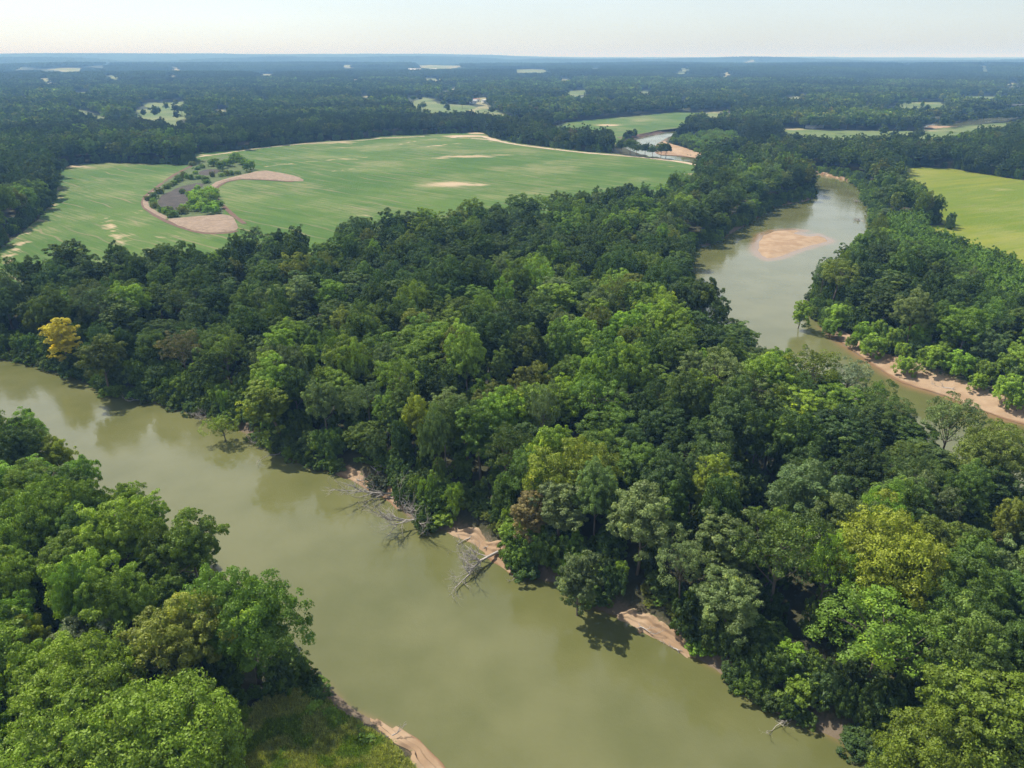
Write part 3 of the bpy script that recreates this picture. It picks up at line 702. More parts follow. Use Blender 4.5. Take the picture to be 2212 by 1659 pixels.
# ------------------------------------------------------------------ trees
def blob_crown(seed, R, zc, rz, clumps, subs, leaves, size, hemi=-.35, core=.15, droop=0.0, gap=0.0, fluff=.75, top_only=False):
    """leaf sprays gathered in sub-clumps, those in clumps, those on the crown"""
    r = np.random.default_rng(seed)
    # clump centres by dart throwing on the crown ellipsoid
    C = []; best = 1.05 * math.sqrt(4 * math.pi / clumps) * .62
    tries = 0
    while len(C) < clumps and tries < 4000:
        tries += 1
        v = r.normal(size=3); v /= np.linalg.norm(v)
        if v[2] < hemi: continue
        if all(np.linalg.norm(v - c) > best * (1 - tries / 4500) for c in C): C.append(v)
    C = np.array(C); n = len(C)
    rad = r.uniform(.60, 1.04, n)[:, None]
    lop = 1 + .22 * np.sin(np.arctan2(C[:, 1], C[:, 0]) * 2 + r.uniform(0, 6))[:, None]
    ctrs = C * rad * np.array([R * 1.0, R * 1.0, rz]) * lop
    rc = R * r.uniform(.24, .40, n) * (30 / max(n, 12)) ** .25
    P = []; Nn = []; S = []; Vr = []
    for i in range(n):
        cv = r.normal(0, .16)
        for s in range(subs):
            v = r.normal(size=3); v /= np.linalg.norm(v)
            v = v + .35 * C[i] + np.array([0, 0, .25]); v /= np.linalg.norm(v)
            sc_ = ctrs[i] + v * rc[i] * r.uniform(.45, .95) if subs > 1 else ctrs[i]
            sr = rc[i] * r.uniform(.30, .54) if subs > 1 else rc[i]
            if r.random() < gap: continue
            q = r.normal(size=(leaves, 3)); q += .45 * v + .2 * C[i] + np.array([0, 0, .45]); q /= np.linalg.norm(q, axis=1)[:, None]
            rr = sr * r.uniform(.68, 1.12, leaves)[:, None]
            p = sc_ + q * rr * np.array([1, 1, fluff])
            if droop: p[:, 2] -= droop * r.random(leaves) * np.hypot(p[:, 0], p[:, 1]) / R
            P.append(p); Nn.append(q + r.normal(0, .42, (leaves, 3)))
            S.append(size * r.uniform(.55, 1.35, leaves)); Vr.append(np.clip(.5 + cv + r.normal(0, .10) + r.normal(0, .07, leaves), 0, 1))
    nc = int(core * sum(len(p) for p in P))
    if nc:
        q = r.normal(size=(nc, 3)); q /= np.linalg.norm(q, axis=1)[:, None]
        q = q * (r.random(nc) ** .4)[:, None] * np.array([R, R, rz]) * .66
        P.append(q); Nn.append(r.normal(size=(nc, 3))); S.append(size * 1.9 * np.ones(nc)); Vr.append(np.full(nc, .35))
    P = np.concatenate(P); Nn = np.concatenate(Nn); S = np.concatenate(S); Vr = np.concatenate(Vr)
    Nn /= np.linalg.norm(Nn, axis=1)[:, None] + 1e-9
    a = r.normal(size=P.shape); a -= Nn * (a * Nn).sum(1)[:, None]; a /= np.linalg.norm(a, axis=1)[:, None]
    b = np.cross(Nn, a)
    s = S[:, None]
    P = P + np.array([0, 0, zc])
    fold = r.uniform(.05, .28, len(P))[:, None]
    v0 = P - a * s * .62; v1 = P + b * s * .42 - Nn * s * fold; v2 = P + a * s * .62 - Nn * s * .18; v3 = P - b * s * .42 - Nn * s * fold
    V = np.stack([v0, v1, v2, v3], 1).reshape(-1, 3)
    F = np.arange(len(V)).reshape(-1, 4)
    return V, F, Vr, ctrs + np.array([0, 0, zc])

def tube(path, radii, k=6):
    path = np.asarray(path, float); V = []; F = []
    for i, p in enumerate(path):
        d = path[min(i + 1, len(path) - 1)] - path[max(i - 1, 0)]; d = d / (np.linalg.norm(d) + 1e-9)
        u = np.cross(d, [0.31, .77, .11]); u /= np.linalg.norm(u); w = np.cross(d, u)
        for j in range(k):
            a = 2 * math.pi * j / k
            V.append(p + (u * math.cos(a) + w * math.sin(a)) * radii[i])
    for i in range(len(path) - 1):
        for j in range(k):
            F.append((i * k + j, i * k + (j + 1) % k, (i + 1) * k + (j + 1) % k, (i + 1) * k + j))
    V.append(path[-1] + (path[-1] - path[-2]) * .05); t = len(V) - 1
    for j in range(k):      # close the tip with quads that share the tip vertex
        F.append(((len(path) - 1) * k + j, (len(path) - 1) * k + (j + 1) % k, t, t))
    return np.array(V), [tuple(dict.fromkeys(f)) for f in F]
def merge(parts):
    V = []; F = []; n = 0
    for v, f in parts:
        V.append(np.asarray(v)); F += [tuple(int(i) + n for i in g) for g in f]; n += len(v)
    return np.concatenate(V), F
def trunk_parts(seed, h, r0, tips, nl, lean=(0, 0)):
    r = np.random.default_rng(seed)
    top = np.array([lean[0], lean[1], h])
    pts = [np.array([0, 0, -1.2])] + [top * t + np.append(r.normal(0, .12, 2), 0) * (t > 0) for t in np.linspace(0, 1, 6)]
    rad = [r0 * 1.5] + [r0 * (1.25 - t * .85) if t > 0 else r0 * 1.3 for t in np.linspace(0, 1, 6)]
    parts = [tube(pts, rad, 7)]
    if len(tips):
        for q in r.permutation(len(tips))[:nl]:
            tp = tips[q]; t0 = r.uniform(.45, .9); s = top * t0
            e = tp * np.array([.93, .93, .97]); m = (s + e) / 2 + np.array([0, 0, -.08 * np.linalg.norm(e - s)]) + r.normal(0, .3, 3)
            parts.append(tube([s, s * .6 + m * .4, m, m * .4 + e * .6, e], [r0 * .5, r0 * .38, r0 * .28, r0 * .18, r0 * .06], 5))
    return merge(parts)

def crown_mesh(name, V, F, var, material=M_leaf):
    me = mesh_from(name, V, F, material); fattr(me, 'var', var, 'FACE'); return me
KINDS = {}
def make_kind(key, seed, R, h, rz, zc, clumps, subs, leaves, size, nl=9, r0=.26, **kw):
    V, F, vr, tips = blob_crown(seed, R, zc, rz, clumps, subs, leaves, size, **kw)
    c = crown_mesh('crown', V, F, vr)
    tv, tf = trunk_parts(seed, zc + rz * .3, r0, tips, nl)
    KINDS[key] = (c, mesh_from('trunk', tv, np.array(tf, dtype=object), M_bark, True), R, zc + rz)
for i in range(6): make_kind(('broad', i), 100 + i, 5.6, 0, 5.6, 12.2, 34 + 3 * (i % 3), 8, 84, .27, gap=.05 * (i % 3), hemi=-.55)
for i in range(2): make_kind(('big', i), 110 + i, 8.8, 0, 7.2, 13.0, 66, 8, 66, .30, nl=16, r0=.4, gap=.04, hemi=-.6)
for i in range(3): make_kind(('tall', i), 120 + i, 4.2, 0, 7.2, 12.6, 34, 7, 76, .26, gap=.06, hemi=-.75)
for i in range(3): make_kind(('open', i), 140 + i, 5.8, 0, 5.0, 13.2, 24, 8, 64, .25, gap=.28, core=.04, nl=18, hemi=-.35)
for i in range(2): make_kind(('willow', i), 160 + i, 2.9, 0, 4.2, 5.2, 26, 6, 60, .22, droop=.9, hemi=-.7, nl=6, r0=.13)
for i in range(2): make_kind(('shrub', i), 180 + i, 2.6, 0, 2.3, 1.5, 18, 6, 60, .22, hemi=-.45, nl=4, r0=.07)

def plant(name, key, loc, rz, s, tint, label, cat, group=None, parts=True, tilt=(0, 0)):
    c, t, R, H = KINDS[key]
    e = empty(name, loc, rz, s); e.rotation_euler = (tilt[0], tilt[1], rz)
    if parts:
        to = link('trunk', t, e)
    co = link('crown', c, e); co['tint'] = [float(v) for v in tint]
    return props(e, label, cat, group)

# where the woods may stand
sapling_zone = smooth_poly(G([Z3(1330, 1250), Z3(1400, 1190), Z3(1420, 1150), Z3(1500, 1150), Z3(1570, 1165)]) + T([(1985, 497), (2046, 514), (2100, 536), (2157, 552), (2212, 588), (2500, 690)], 9)
                           + T([(2500, 720), Z4(2212, 560), Z4(2050, 500), Z4(1850, 400), Z4(1650, 310), Z4(1450, 250)], 19), 1)
clear = [np.array(p) for p in [field, meadow, field3, glade] + PASTURES + [pond_poly]]
LOOP_GAP = np.array(G([Z2(1670, 728), Z2(1700, 655), Z2(1800, 630), Z2(1950, 600), Z2(2110, 574), Z2(2170, 588), Z2(2060, 640), Z2(2010, 662), Z2(2100, 715), Z2(2230, 745), Z2(2250, 792), Z2(2212, 800), Z2(2060, 775), Z2(1900, 755), Z2(1700, 738)]))
def open_ground(x, y):
    """largest signed distance into any open ground: positive in the open"""
    d = np.full(np.shape(x), -1e3)
    for P in clear + [np.array(bar_b), np.array(bar_far), np.array(sand_c), LOOP_GAP]:
        lo = P.min(0) - 15; hi = P.max(0) + 15
        k = (x > lo[0]) & (x < hi[0]) & (y > lo[1]) & (y < hi[1])
        if k.any(): d[k] = np.maximum(d[k], sdf(P, x[k], y[k]))
    return d

young_zone = G([Z3(40, 695), Z3(60, 655), Z3(160, 640), Z3(330, 610), Z3(470, 625), Z3(560, 700), Z3(300, 760)])
def scatter(r0, r1, half, sp, jit=.36):
    hexr = sp * math.sqrt(3) / 2
    X, Y = np.meshgrid(np.arange(-r1, r1, sp), np.arange(-60 if r0 == 0 else r0 * math.cos(half), r1, hexr))
    X = X + (np.arange(X.shape[0]) % 2)[:, None] * sp / 2
    X = X.ravel() + rng.uniform(-jit, jit, X.size) * sp; Y = Y.ravel() + rng.uniform(-jit, jit, Y.size) * sp
    R = np.hypot(X, Y); k = (R >= r0) & (R < r1)
    k &= (np.abs(np.arctan2(X, Y)) < half) if r0 > 0 else ((np.abs(np.arctan2(X, Y + 60)) < half + .1))
    return X[k], Y[k]

# colours of leaves
GREENS = {'dark': (.040, .062, .012), 'deep': (.052, .080, .011), 'mid': (.068, .100, .012), 'grey': (.078, .102, .028), 'olive': (.090, .102, .013),
          'bright': (.102, .148, .013), 'lime': (.140, .195, .018), 'yellow': (.38, .33, .03), 'yellowgreen': (.150, .172, .015), 'rust': (.105, .088, .035), 'silver': (.130, .150, .070)}
LOOK = {'dark': 'dark green', 'deep': 'deep green', 'mid': 'mid green', 'grey': 'greyish green', 'olive': 'olive green', 'bright': 'bright green', 'lime': 'lime green',
        'yellow': 'yellow', 'yellowgreen': 'yellow-green', 'rust': 'brownish', 'silver': 'silvery'}
def tint_of(kind, r):
    c = np.array(GREENS[kind]) * (.78 if kind in ('yellow', 'silver', 'lime', 'yellowgreen') else 1.0); return c * 1.88 * r.uniform(.74, 1.28) * np.array([r.uniform(.86, 1.04), 1, r.uniform(.85, 1.2)])
def pick_tint(x, y, r, u):
    px, py = proj(x, y, 18)
    n = float(fnoise(x / 38, y / 38, 77, 2)) + r.normal(0, .09)
    left = px < 720 and py > 850
    if left:
        return 'mid' if n < .42 else 'bright' if n < .6 else 'yellowgreen' if (n > .68 and u < .25) else 'bright'
    if py > 1050:
        if u < .05: return 'yellowgreen'
        return 'deep' if n < .42 else 'grey' if n < .52 else 'mid' if n < .62 else 'olive' if u < .5 else 'bright'
    if u < .02: return 'lime'
    if u < .05: return 'olive'
    return 'dark' if n < .44 else 'deep' if n < .54 else 'mid' if n < .64 else 'grey' if u < .5 else 'bright'

# trees one would point at: (top px, top py, height, radius, kind, tint, look, label)
special = [
    (118, 655, 20, 5.2, 'tall', 'yellow', 'bright yellow tree standing among dark green trees above the left river bend'),
    (270, 600, 21, 7.0, 'broad', 'lime', 'lime green wide-crowned tree behind the yellow tree near the crop field'),
    (205, 700, 19, 6.8, 'broad', 'olive', 'broad olive green tree at the water right of the yellow tree'),
    (385, 705, 18, 5.6, 'open', 'rust', 'brownish-green tree with thin crown in the wood above the left river bend'),
    (590, 790, 20, 6.0, 'tall', 'yellowgreen', 'tall olive-yellow tree leaning over the near river at its brushwood'),
    (470, 850, 10, 4.0, 'open', 'yellowgreen', 'low yellow-green tree overhanging the water by a heap of twigs'),
    (900, 850, 18, 3.8, 'broad', 'yellowgreen', 'small yellow-topped tree behind the riverside trees of the big wood'),
    (1235, 955, 20, 7.6, 'broad', 'yellowgreen', 'large round yellow-green tree with golden top in the middle of the big wood'),
    (1145, 1050, 14, 4.0, 'tall', 'rust', 'brown withering tree beside the large golden-topped tree'),
    (1550, 985, 19, 5.0, 'broad', 'yellowgreen', 'yellow tree in the middle of the wood between the two river arms'),
    (1940, 1115, 23, 9.2, 'broad', 'yellowgreen', 'largest yellow-green tree with orange tips, at the right of the near wood'),
    (2070, 1500, 20, 7.6, 'broad', 'yellowgreen', 'yellow-olive tree in the bottom right corner of the wood'),
    (2160, 1440, 20, 7.0, 'broad', 'bright', 'bright green tree at the right edge above the yellow-olive corner tree'),
    (160, 1345, 14, 4.6, 'broad', 'silver', 'silvery-leaved tree among the bright trees of the near left bank'),
    (300, 1365, 11, 3.2, 'broad', 'silver', 'small silver-green tree right of the silvery tree on the left bank'),
    (1256, 1132, 17, 4.4, 'tall', 'grey', 'pale grey-green tall tree on the bank right of the fallen trees'),
    (1850, 730, 18, 5.6, 'open', 'silver', 'airy pale tree with see-through crown against the far river arm'),
    (1765, 745, 19, 6.4, 'open', 'yellowgreen', 'tall yellow-green tree standing before the far river arm'),
    (1900, 790, 15, 5.0, 'open', 'mid', 'small dark airy tree leaning to the right before the far river arm'),
    (2075, 825, 21, 6.6, 'open', 'grey', 'tall grey-green tree rising in front of the long sand bar'),
    (2160, 920, 18, 7.5, 'broad', 'olive', 'olive tree at the right edge in front of the far river arm'),
    (1740, 601, 15, 3.6, 'tall', 'bright', 'lone leaning tree on the tip of the right bank'),
    (1785, 550, 17, 3.6, 'open', 'grey', 'thin pale tree with bare trunk on the tip of the right bank'),
    (1480, 1150, 16, 4.6, 'open', 'grey', 'grey-green tree on a long bare pale trunk above the sand ledge'),
    (1010, 470, 19, 6.2, 'broad', 'mid', 'round tree at the crop field edge in the middle of the big wood'),
    (885, 605, 20, 7.4, 'broad', 'bright', 'wide light green tree deep in the big wood'),
    (745, 720, 20, 6.2, 'broad', 'lime', 'light green tree near the middle of the wood left of the wide light tree'),
    (940, 690, 20, 6.6, 'broad', 'bright', 'light green dome-shaped tree in the centre of the big wood'),
    (520, 1245, 21, 8.0, 'broad', 'mid', 'largest dark tree on the near left bank, next to the grassy corner'),
    (380, 1300, 20, 6.6, 'broad', 'olive', 'dull olive tree left of the largest tree on the near left bank'),
    (300, 1500, 21, 9.5, 'broad', 'bright', 'huge bright green spreading tree at the bottom of the near left bank'),
    (150, 1390, 19, 8.0, 'broad', 'bright', 'rounded bright green tree at the left edge below the silvery tree'),
    (400, 1110, 19, 5.6, 'broad', 'mid', 'two-lobed tree jutting over the river from the near left bank'),
    (240, 1085, 19, 5.6, 'broad', 'bright', 'bright tree on the near left bank with its top against the river'),
    (120, 1010, 18, 5.0, 'broad', 'deep', 'dark tree jutting over the river at the left edge'),
    (30, 905, 18, 4.6, 'broad', 'dark', 'dark tree at the far left corner of the near bank against the water'),
]
near = []           # x, y, radius, height, key, tintkind, label or None, tilt
rr = np.random.default_rng(99)
for (px, py, h, R, kd, tk, lab) in special:
    x, y = at(px, py + 14, LAND + h)
    tilt = (0, 0)
    if 'leaning over' in lab or 'leaning tree' in lab: tilt = (.0, -.22)
    near.append([x, y, R, h, kd, tk, lab, tilt])
X, Y = scatter(0, 620, math.radians(41), 8.3)
d = river_sdf(X, Y); og = open_ground(X, Y); sz = sdf(sapling_zone, X, Y)
k = (d < -3.6) & (og < -2.5) & (sz < -3) & ((og < -8) | (Y > 120))
X, Y, d, og = X[k], Y[k], d[k], og[k]
order = np.argsort(rng.random(len(X)))
taken = [(n[0], n[1], n[2]) for n in near]
rest_near = []
ts = np.array(taken)
for i in order:
    x, y = X[i], Y[i]
    q = float(fnoise(x / 30, y / 30, 55, 2))
    R = np.clip(5.1 + 3.4 * (q - .5) + rr.normal(0, 1.1), 3.2, 8.2)
    if d[i] > -7: R *= .85
    if (np.hypot(ts[:, 0] - x, ts[:, 1] - y) < (ts[:, 2] + R) * .66).any(): continue
    h = 15.0 + 5.0 * (q - .5) + R * .6 + rr.normal(0, 2.3)
    if d[i] > -7.5: h *= rr.uniform(.62, .95)
    if d[i] > -27 and x > 60 and 130 < y < 260 and float(sdf(river_b, [x], [y])[0]) > -26 and x < 75 + (y - 130) * 3 and y < 240: h *= .60 if float(sdf(river_b, [x], [y])[0]) > -14 else .76
    u = rr.random()
    kd = 'broad' if u < .62 else 'tall' if u < .84 else 'open'
    near.append([x, y, R, h, kd, pick_tint(x, y, rr, rr.random()), None, (rr.normal(0, .04), rr.normal(0, .04))])
    ts = np.vstack([ts, [x, y, R]])

def in_view(n, m=60):
    px, py = proj(n[0], n[1], LAND + n[3] * .75)
    return -m < px < 2212 + m and 60 < py < 1659 + m * 2
vis = [n for n in near if in_view(n)]
vis.sort(key=lambda n: (n[6] is None, -n[2] / math.sqrt(n[0] ** 2 + n[1] ** 2 + 80 ** 2)))
chosen = vis[:300]
ids = set(id(n) for n in chosen)
others = [n for n in near if id(n) not in ids]
landmarks = [
    ((30, 1000), 'at the left edge of the near left bank'), ((160, 1180), 'behind the silvery tree on the near left bank'), ((380, 1180), 'by the two-lobed tree on the near left bank'),
    ((90, 1560), 'in the bottom left corner'), ((330, 1420), 'among the bright trees of the near left bank'), ((600, 1400), 'beside the largest tree of the near left bank'),
    ((500, 1600), 'next to the grassy corner at the bottom'), ((40, 700), 'left of the bright yellow tree'), ((220, 790), 'on the bank below the yellow tree'), ((330, 640), 'behind the yellow tree'),
    ((480, 800), 'left of the tall olive-yellow tree'), ((640, 900), 'around the tall olive-yellow tree'), ((760, 950), 'above the first sand ledge'), ((860, 1060), 'beside the first fallen tree'),
    ((1000, 1090), 'above the second sand ledge'), ((1100, 950), 'left of the large golden-topped tree'), ((1330, 1000), 'right of the large golden-topped tree'), ((1180, 1200), 'on the bank by the third fallen tree'),
    ((1300, 1150), 'between the fallen trees and third ledge'), ((1450, 1230), 'above the third sand ledge'), ((1560, 1350), 'right of the third sand ledge'), ((1700, 1440), 'near the gap in the lower right wood'),
    ((1850, 1530), 'on the lower right water side'), ((2120, 1600), 'in the bottom right corner'), ((2000, 1330), 'below the largest yellow-green tree'), ((1800, 1200), 'left of the largest yellow-green tree'), ((2120, 1200), 'right of the largest yellow-green tree'),
    ((1560, 1100), 'in the wood below the yellow middle tree'), ((1700, 1000), 'right of the yellow middle tree'), ((1900, 960), 'in the wood before the far river arm'), ((2120, 1030), 'at the right edge above the yellow giant'),
    ((1600, 850), 'near the bend of the far river arm'), ((1760, 850), 'around the airy pale tree'), ((1450, 800), 'in the big wood left of the river bend'), ((1200, 780), 'in the centre of the big wood'), ((1000, 780), 'below the light dome-shaped tree'),
    ((800, 760), 'left of the light dome-shaped tree'), ((620, 660), 'in the left half of the big wood'), ((2000, 640), 'on the right bank beyond the sand bar'), ((1850, 680), 'on the tip of the right bank')]
LM = np.array([l[0] for l in landmarks], float)
rel = ['', 'tall ', 'small ']
for n in chosen:
    x, y, R, h, kd, tk, lab, tilt = n
    key = (kd, int(rr.integers(0, {'broad': 6, 'tall': 3, 'open': 3}[kd])))
    if kd == 'broad' and R > 7.0: key = ('big', int(rr.integers(0, 2)))
    R0, H0 = KINDS[key][2], KINDS[key][3]
    grp = 'broadleaf trees of the riverside woods'
    if lab is None:
        px, py = proj(x, y, LAND + h * .8)
        j = int(np.argmin(np.hypot(*(LM - [px, py]).T)))
        side = 'upper' if py < LM[j][1] - 32 else 'lower' if py > LM[j][1] + 32 else ''
        sz_ = 'tall' if h > 19.5 else 'low' if h < 14.5 else 'mid-sized'
        shape = {'broad': 'round-crowned', 'tall': 'slender', 'open': 'open-crowned'}[kd]
        lab = '%s %s%s%s tree %s' % (sz_, (side + ' ') if side else '', LOOK[tk].replace(' green', '-green'), {'broad': '', 'tall': ' slender', 'open': ' airy'}[kd], landmarks[j][1].replace('near left bank', 'left bank').replace('largest yellow-green', 'orange-tipped').replace('tall olive-yellow', 'olive-yellow').replace('large golden-topped', 'golden-topped'))
    z = float(ground([x], [y])[0])
    sxy = R / R0
    plant('broadleaf_tree', key, (x, y, z), rr.uniform(0, 6.28), (sxy * rr.uniform(.92, 1.08), sxy * rr.uniform(.92, 1.08), h / H0), tint_of(tk, rr), lab, 'tree', grp, tilt=tilt)
print('near trees', len(near), 'individual', len(chosen))

# ------------------------------------------------------------------ willows and shrubs one can count
def place(px, py, h): return at(px, py, LAND + h)
willow_group = 'young willows along the sand bar of the right bank'
wl = [(1817, 642, 11, 4.4), (1793, 676, 8, 3.2), (1883, 712, 9, 4.3), (1872, 682, 10, 3.6), (1935, 705, 9, 3.4), (1992, 700, 10, 4.4), (1965, 755, 7, 3.2), (2025, 745, 9, 4.6), (2078, 757, 9, 4.2), (2042, 738, 8, 3.0),
      (2138, 778, 8, 3.2), (2190, 800, 10, 4.0), (2185, 760, 10, 3.8), (1835, 715, 5, 2.2), (2120, 800, 6, 2.6), (1955, 735, 6, 2.4), (1905, 690, 8, 2.8), (2205, 840, 7, 3.0)]
wdesc = ['largest willow at the head of the sand bar', 'low willow overhanging the shallow water', 'broad willow left of the bar\'s first gap', 'willow behind the broad one', 'slim willow between two broad ones',
         'tall willow in the middle of the row', 'small willow in front of the tall middle one', 'wide double-crowned willow behind the driftwood', 'rounded willow right of the double-crowned one', 'small willow tucked behind the double-crowned one',
         'small willow far right behind the bar', 'large willow at the right edge', 'willow at the right edge, behind the large one', 'lowest willow at the orange shallows', 'low willow before the dark wood at right', 'small willow beside the slim one', 'dull willow at the back of the row', 'lowest willow at the right edge']
for (px, py, h, R), ds in zip(wl, wdesc):
    x, y = place(px, py, h); c, t, R0, H0 = KINDS[('willow', 0)]
    if float(river_sdf([x], [y])[0]) > -2: y += 3; x += 3
    plant('willow_tree', ('willow', int(rr.integers(0, 2))), (x, y, float(ground([x], [y])[0])), rr.uniform(0, 6.28), (R / R0, R / R0, h / H0), tint_of('bright', rr) * 1.12, 'bright green ' + ds, 'tree', willow_group)
# bushes of the wetland in the crop field
wet = []
for k_ in range(30):
    for _ in range(40):
        zx, zy = rr.uniform(1140, 1335), rr.uniform(975, 1092)
        if zy > 975 + (1200 - zx) * .3 and (zx - 1240) ** 2 / 98 ** 2 + (zy - 1030) ** 2 / 62 ** 2 < 1: break
    wet.append((zx, zy, rr.uniform(5.5, 9), rr.uniform(2.6, 3.8), 0))
for zx, zy, h in [(1110, 1075, 5), (1260, 1092, 6), (1300, 1088, 6), (1330, 1060, 6), (1180, 1075, 4.5), (1150, 1000, 6)]: wet.append((zx, zy, h, 3.0, 0))
for k_ in range(17): wet.append((1275 + k_ * 15.5 + rr.uniform(-6, 6), 800 + 18 * math.sin(k_ * .5) + rr.uniform(-14, 16) + max(0, k_ - 12) * 5, rr.uniform(6, 10), rr.uniform(3, 4.6), 1))
for zx, zy in [(1160, 800), (1190, 825), (1180, 850), (1110, 870), (1085, 890), (1130, 880), (1030, 925), (1010, 940), (1050, 915), (965, 970), (930, 1000), (925, 1030), (935, 1055), (975, 1080), (1000, 1090), (1020, 1075), (1045, 1108), (1030, 1112),
               (1100, 1090), (1240, 885), (1200, 880), (1283, 868), (1245, 905), (1340, 865), (1370, 860), (1400, 858), (1435, 850), (1100, 968), (1155, 885), (1220, 815), (895, 1010), (1070, 900)]:
    wet.append((zx, zy, rr.uniform(2.5, 5), rr.uniform(2.2, 3.8), 2))
wl3 = ['in the dense willow clump of the field wetland', 'in the clump at the wetland\'s upper end', 'ringing the mud bed of the field wetland']
for i, (zx, zy, h, R, c_) in enumerate(wet):
    x, y = at(*Z1(zx, zy), LAND)
    kd = ('willow', i % 2) if c_ < 2 else ('shrub', i % 2); R0, H0 = KINDS[kd][2], KINDS[kd][3]
    if c_ < 2: lab = '%s%s bushy willow %s' % (('front ' if zy > 1052 else 'middle-row ' if zy > 1018 else 'back ') if c_ == 0 else '', 'tall' if h > 7.3 else 'low', wl3[c_])
    else: lab = '%s %s bush %s' % ('larger' if h > 3.7 else 'small', 'lower' if zy > 990 else 'upper', wl3[c_])
    plant('willow_bush', kd, (x, y, LAND + .2), rr.uniform(0, 6.28), (R / R0, R / R0, h / H0), tint_of('bright' if c_ < 2 else ('mid', 'bright', 'olive')[i % 3], rr) * (1.5, 1.1, 1.1)[c_], lab, 'bush',
          ('willows in the lower wetland clump', 'willows in the upper wetland clump', 'bushes around the mud beds')[c_] if 0 else 'bushes in the field wetland', parts=False)
# shrubs hanging over the water's edge, every one its own
shr = []
def along(line, step, n_in, jitter, h, R, skip=(), tint=('deep', 'mid', 'bright', 'dark')):
    L = np.asarray(W(line)); seg = np.hypot(*np.diff(L, axis=0).T); s = np.r_[0, np.cumsum(seg)]; t = np.arange(0, s[-1], step)
    x = np.interp(t, s, L[:, 0]); y = np.interp(t, s, L[:, 1]); dx = np.gradient(x); dy = np.gradient(y); l = np.hypot(dx, dy)
    for i in range(len(t)):
        o_ = n_in + rr.uniform(-jitter, jitter); X_ = x[i] - dy[i] / l[i] * o_; Y_ = y[i] + dx[i] / l[i] * o_
        qx, qy = proj(X_, Y_, 1)
        if any(a < qx < b for a, b in skip): continue
        if rr.random() < .12: continue
        shr.append((X_, Y_, h * rr.uniform(.6, 1.45), R * rr.uniform(.7, 1.4), tint[int(rr.integers(0, len(tint)))], qx, qy))
shoreA = [(-40, 765), (0, 775), (60, 783), (120, 800), (200, 830), (235, 852), (320, 865), (400, 885), (470, 910), (520, 930), (560, 955), (620, 985), (680, 1010), (740, 1022), (800, 1050), (860, 1082), (885, 1118), (915, 1142), (960, 1142),
          (1010, 1165), (1060, 1197), (1110, 1235), (1160, 1250), (1215, 1264), (1245, 1297), (1300, 1322), (1350, 1337), (1420, 1378), (1490, 1413), (1560, 1462), (1650, 1512), (1690, 1545), (1760, 1572), (1850, 1622), (1920, 1662), (2050, 1735)]
SK = [(730, 868), (968, 1112), (1335, 1492)]
along(shoreA, 2.6, .8, 1.0, 3.4, 2.3, SK)
along(shoreA, 3.2, 4.2, 1.4, 5.5, 2.9, [(745, 860), (985, 1105), (1350, 1485)])
along(shoreA, 3.6, 7.6, 1.2, 3.4, 2.6)
along([(740, 1022), (800, 1050), (860, 1080)], 1.7, 4.6, .8, 1.0, 1.1, tint=('bright', 'mid'))
along([(1340, 1330), (1420, 1375), (1490, 1408)], 1.8, 5.2, .9, 1.0, 1.2, tint=('bright', 'olive'))
along([(985, 1150), (1060, 1195), (1120, 1238)], 2.0, 5.0, 1.0, 1.4, 1.3, tint=('mid', 'olive'))
along([(650, 1428), (600, 1392), (540, 1330), (480, 1256), (415, 1200)][::-1], 3.5, -1.5, 1.0, 3.5, 2.4)
along([(640, 1428), (665, 1448), (700, 1490), (722, 1510)], 1.9, -2.6, 1.2, 2.8, 1.9, tint=('deep', 'mid'))
along([(440, 1640), (500, 1590), (560, 1545), (620, 1510), (680, 1490)], 2.2, 0, 1.6, 1.8, 1.6, tint=('deep', 'mid', 'bright'))
along([(690, 1500), (735, 1540), (790, 1570), (840, 1602)], 2.2, -3.4, .8, .9, 1.1, tint=('bright', 'olive', 'mid'))
along([(1803, 731), (1876, 775), (1963, 815), (2047, 838), (2138, 872), (2212, 888)], 5.0, 9.0, 3.0, 2.4, 2.3, tint=('bright', 'mid'))
along([Z3(1335, 1190), Z3(1335, 1110), Z3(1300, 1060), Z3(1262, 1010), Z3(1268, 955), Z3(1200, 905)], 6.0, 2.0, 2, 4, 3, tint=('deep', 'mid', 'bright'))
along([Z4(860, 700), Z4(900, 735), Z4(960, 745), Z4(985, 800)], 3.0, 1.5, 1, 4, 2.6, tint=('deep', 'mid'))
shr_lm = [((50, 770), 'at the far bank\'s left end'), ((230, 850), 'below the broad olive tree'), ((400, 880), 'left of the heap of twigs'), ((560, 950), 'below the tall olive-yellow tree'), ((680, 1005), 'left of the first sand ledge'),
          ((900, 1120), 'between the first two fallen trees'), ((1160, 1240), 'right of the third fallen tree'), ((1230, 1290), 'below the pale grey-green tree'), ((1300, 1320), 'left of the third sand ledge'), ((1560, 1460), 'right of the third sand ledge'),
          ((1700, 1540), 'on the lower right water side'), ((1900, 1640), 'near the bottom of the picture'), ((500, 1290), 'behind the left bank trees'), ((690, 1480), 'at the tip of the near left bank'), ((540, 1570), 'behind the grassy corner'),
          ((780, 1560), 'above the grassy corner\'s sand'), ((2000, 820), 'behind the long sand bar'), ((2150, 860), 'at the right end of the sand bar'), ((1880, 480), 'right of the sand island'), ((1760, 690), 'on the tip of the right bank')]
SL = np.array([l[0] for l in shr_lm], float)
shr.sort(key=lambda s: -s[3] / math.hypot(s[0], s[1], 90))
shr_rest = shr[260:]
